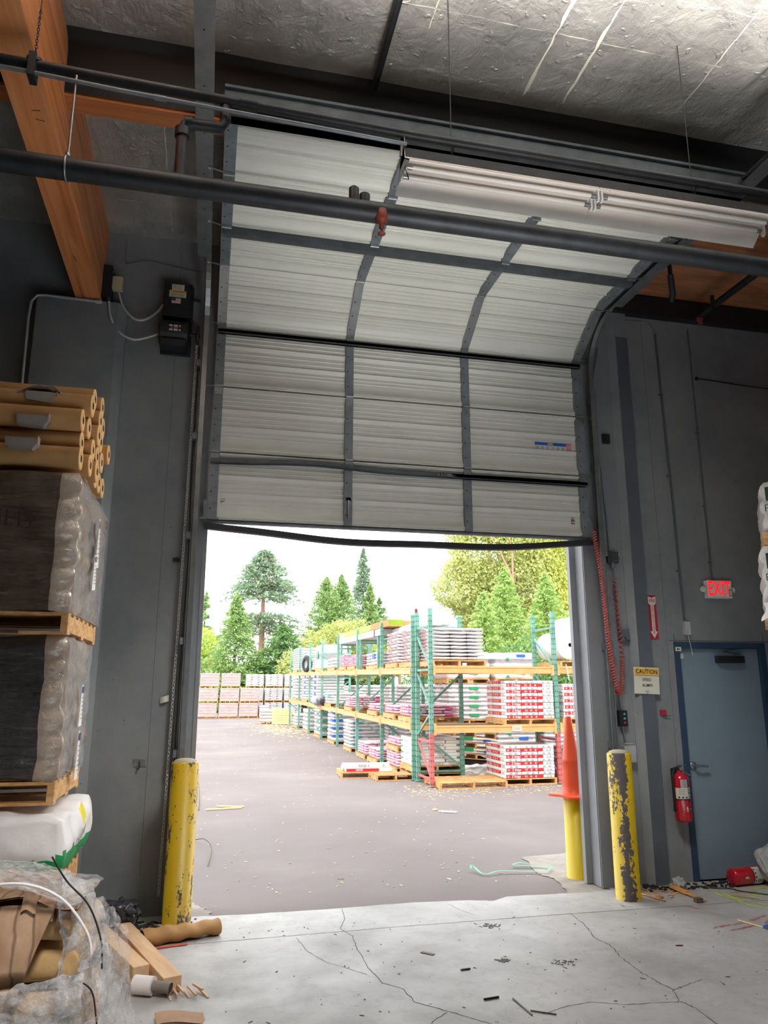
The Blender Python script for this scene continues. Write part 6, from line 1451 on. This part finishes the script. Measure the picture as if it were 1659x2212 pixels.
def broadleaf(label, x, y, blobs, n, m, size=.3, seed=1, z0=0, trunk=True, hang=0.0, limbs=(), name='broadleaf_tree', asp=.7):
    rn = np.random.default_rng(seed); K = 1.12 if y > 45 else 1.0; t = thing(name, label, 'tree' if name != 'shrub' else 'shrub', (x * K, y * K, -.012 - 1.75 * (K - 1))); t.scale = (K, K, K); b = MB(); tot = sum(q[3] ** 2 for q in blobs)
    for (bx_, by_, bz_, br_, sq_) in blobs:
        k = int(n * br_ ** 2 / tot); d = unitv(rn.normal(size=(k, 3))); cl = unitv(rn.normal(size=(26, 3)))
        rad = br_ * (.55 + .45 * rn.random(k) ** .5); bump = np.max(d @ cl.T, 1) ** 9; rad *= .66 + .42 * bump; rad *= np.where(rn.random(k) < .05, rn.uniform(1, 1.22, k), 1)
        C = d * rad[:, None] * np.array([1, 1, sq_]) + np.array([bx_, by_, bz_]); D = unitv(d * .6 + rn.normal(size=(k, 3)) * .7 + np.array([0, 0, -hang])); leaves(b, C, D, size * rn.uniform(.5, 1.3, k), rn, asp)
    b.build('foliage', m, t)
    if trunk:
        b = MB(); zt = max(q[2] for q in blobs); b.tube([(0, 0, 0), (.05, 0, zt * .4), (-.05, 0, zt * .8)], [.2, .15, .08], 8)
        for (p, q) in limbs: b.tube([p, tuple((np.array(p) + np.array(q)) / 2 + np.array([.1, 0, .15])), q], [.07, .05, .03], 6)
        b.build('trunk', 'bark', t)
    return t
cone = lambda u: (1 - u) ** .85 + .02
col = lambda u: min(1, (1 - u) * 1.6) * (.75 + .25 * math.sin(u * 3)) + .02
egg = lambda u: math.sin(min(1, .12 + u * .9) * PI) ** .6 * (1 - .3 * u)
conifer('sparse thin conifer at far left beside the jamb', -.3, 62, 9.1, 1.1, 4.2, 900, 'needle_green', cone, .5, .15, 0, 3)
pine = lambda u: (.9 - .2 * u if u < .3 else math.sin(min(1, (1 - u) * 1.25 + .1) * PI / 2) * .98)
conifer('tall blue-green pine with bare pale trunk, left of centre', 3.95, 58, 12.0, 3.3, 5.6, 12000, 'needle_blue', pine, .36, .25, .55, 4, 0, 'bark', .34)
conifer('mid green conifer in front of the tall pine, left side', 1.8, 52, 7.9, 3.0, .4, 14000, 'needle_green', cone, .3, .2, 0, 5)
broadleaf('bright yellow-green bush at the far left behind pallet loads', -.4, 56, [(0, 0, 4.6, 1.5, .9), (.8, .3, 3.2, 1.5, .9), (-.6, .2, 3.0, 1.6, .9)], 9000, 'leaf_lime', .2, 6)
conifer('full green conifer right of the tall pine trunk', 5.1, 53, 6.0, 2.8, .3, 14000, 'needle_dark', egg, .3, .1, 0, 7)
conifer('green cedar cone with rounded tip, left of the twin', 8.5, 56, 9.8, 3.1, .3, 19000, 'needle_green', lambda u: min(1, (1 - u) * 1.35) ** .8, .26, -.2, 0, 8, whorl=.7)
conifer('green cedar cone with pointed tip, right of the twin', 9.8, 57, 10.2, 2.8, .3, 18000, 'needle_green', lambda u: min(1, (1 - u) * 1.25) ** .8, .26, -.2, 0, 9, whorl=.7)
conifer('tallest narrow spire conifer right of the cedar pair', 12.1, 60, 12.9, 1.75, 4, 11000, 'needle_blue', lambda u: min(1, (1 - u) * 1.15) ** .8, .27, -.1, 0, 10, whorl=.7)
conifer('small bright cone conifer in front of the spire', 11.4, 54, 9.1, 1.7, .3, 6000, 'needle_green', lambda u: min(1, (1 - u) * 1.3) ** .8, .34, -.2, 0, 11, whorl=.7)
conifer('dark conifer half hidden behind the spire, right', 13.0, 58, 8.6, 1.7, .3, 4500, 'needle_dark', egg, .36, .1, 0, 12)
broadleaf('olive shrub tree in front of the cedar pair', 8.3, 50, [(-1, 0, 3.9, 1.8, 1), (.6, 0, 4.6, 1.9, 1), (1.6, 0, 3.6, 1.6, 1), (-2.4, 0, 2.8, 1.5, 1)], 17000, 'leaf_olive', .18, 13)
for k, (x, z, r, mm, lab) in enumerate(((-1.2, 2.4, 1.7, 'needle_green', 'low green hedge shrub at the left jamb, far yard'), (.6, 2.2, 1.7, 'leaf_olive', 'low olive hedge shrub behind red-tinted pallet columns'), (3.2, 2.3, 1.6, 'needle_dark', 'low dark hedge shrub under the mid green conifer'), (6.6, 2.5, 1.7, 'needle_dark', 'low dark hedge shrub between conifer and rack'), (10.6, 3.0, 1.8, 'needle_dark', 'dark hedge shrub behind long cartons'), (13.6, 4.6, 1.6, 'leaf_olive', 'thin olive shrub above the white cartons'))):
    broadleaf(lab, x, 52.5 + .3 * k, [(0, 0, z - .3, r, 1.1), (.9, 0, z - .8, r * .8, 1), (-.9, 0, z - .9, r * .8, 1)], 8000 if k < 5 else 1800, mm, .2, 20 + k, name='shrub')
broadleaf('large olive broadleaf tree with pale limbs, right of centre', 16.2, 42, [(0, 0, 9.5, 3.0, 1), (-1.2, 0, 7.4, 2.3, .9), (1.6, 0, 12.3, 2.8, 1), (-.6, 0, 12.6, 2.4, 1), (2.2, .5, 8.0, 2.6, 1), (-.2, .3, 5.4, 2.2, .9), (.2, .5, 3.0, 2.3, .9)], 60000, 'leaf_olive', .19, 30, limbs=(((.3, -2.6, 7.6), (-1.4, -2.7, 10.6)), ((.3, -2.6, 7.6), (.0, -2.8, 10.6)), ((.2, -2.2, 6.6), (.4, -2.7, 7.8))))
broadleaf('large yellow weeping tree at the right jamb', 20.9, 43, [(0, 0, 11, 3.0, 1.3), (-1.3, -.3, 8.0, 2.6, 1.4), (1.6, 0, 8, 2.6, 1.4), (0, .3, 4.5, 3.0, 1.2), (-1.0, 0, 13, 2.2, 1), (2, 0, 12.5, 2.4, 1)], 56000, 'leaf_yellow', .26, 31, hang=1.1, asp=.3)
conifer('light green conifer behind white boxes, right of olive tree', 15.0, 37, 7.9, 2.2, .3, 17000, 'needle_light', lambda u: min(1, (1 - u) * 1.2) ** .7, .24, .1, 0, 32)
conifer('lower pale conifer behind the white boxes', 12.7, 34, 6.2, 1.6, .3, 10000, 'needle_light', lambda u: min(1, (1 - u) * 1.2) ** .7, .22, .1, 0, 33)
conifer('bright conifer behind white film-wrapped rolls', 15.9, 34, 7.2, 1.9, .3, 13000, 'needle_light', lambda u: min(1, (1 - u) * 1.2) ** .7, .23, .1, 0, 34)
conifer('bushy green conifer against the right jamb', 16.4, 31, 6.2, 2.0, .3, 13000, 'needle_light', egg, .22, .15, 0, 35)
for k, (x, y) in enumerate(((10.6, 32), (13.9, 31.5), (17.6, 31))):
    broadleaf(('dark shrub low behind white boxes, left one', 'dark shrub low behind white boxes, middle one', 'dark shrub low behind rolls at right jamb')[k], x, y, [(0, 0, 2.2, 1.8, 1), (1, 0, 1.3, 1.6, 1), (-1, 0, 1.3, 1.6, 1)], 9000, 'needle_dark', .16, 40 + k, name='shrub')
b = MB(); b.cyl((0, 0, 0), (0, 0, 6.9), .12, .1, 10); one(b, 'utility_pole', 'red_rust', 'reddish wooden pole top showing behind the corner bags', 'pole', (13.5, 49, -.012))
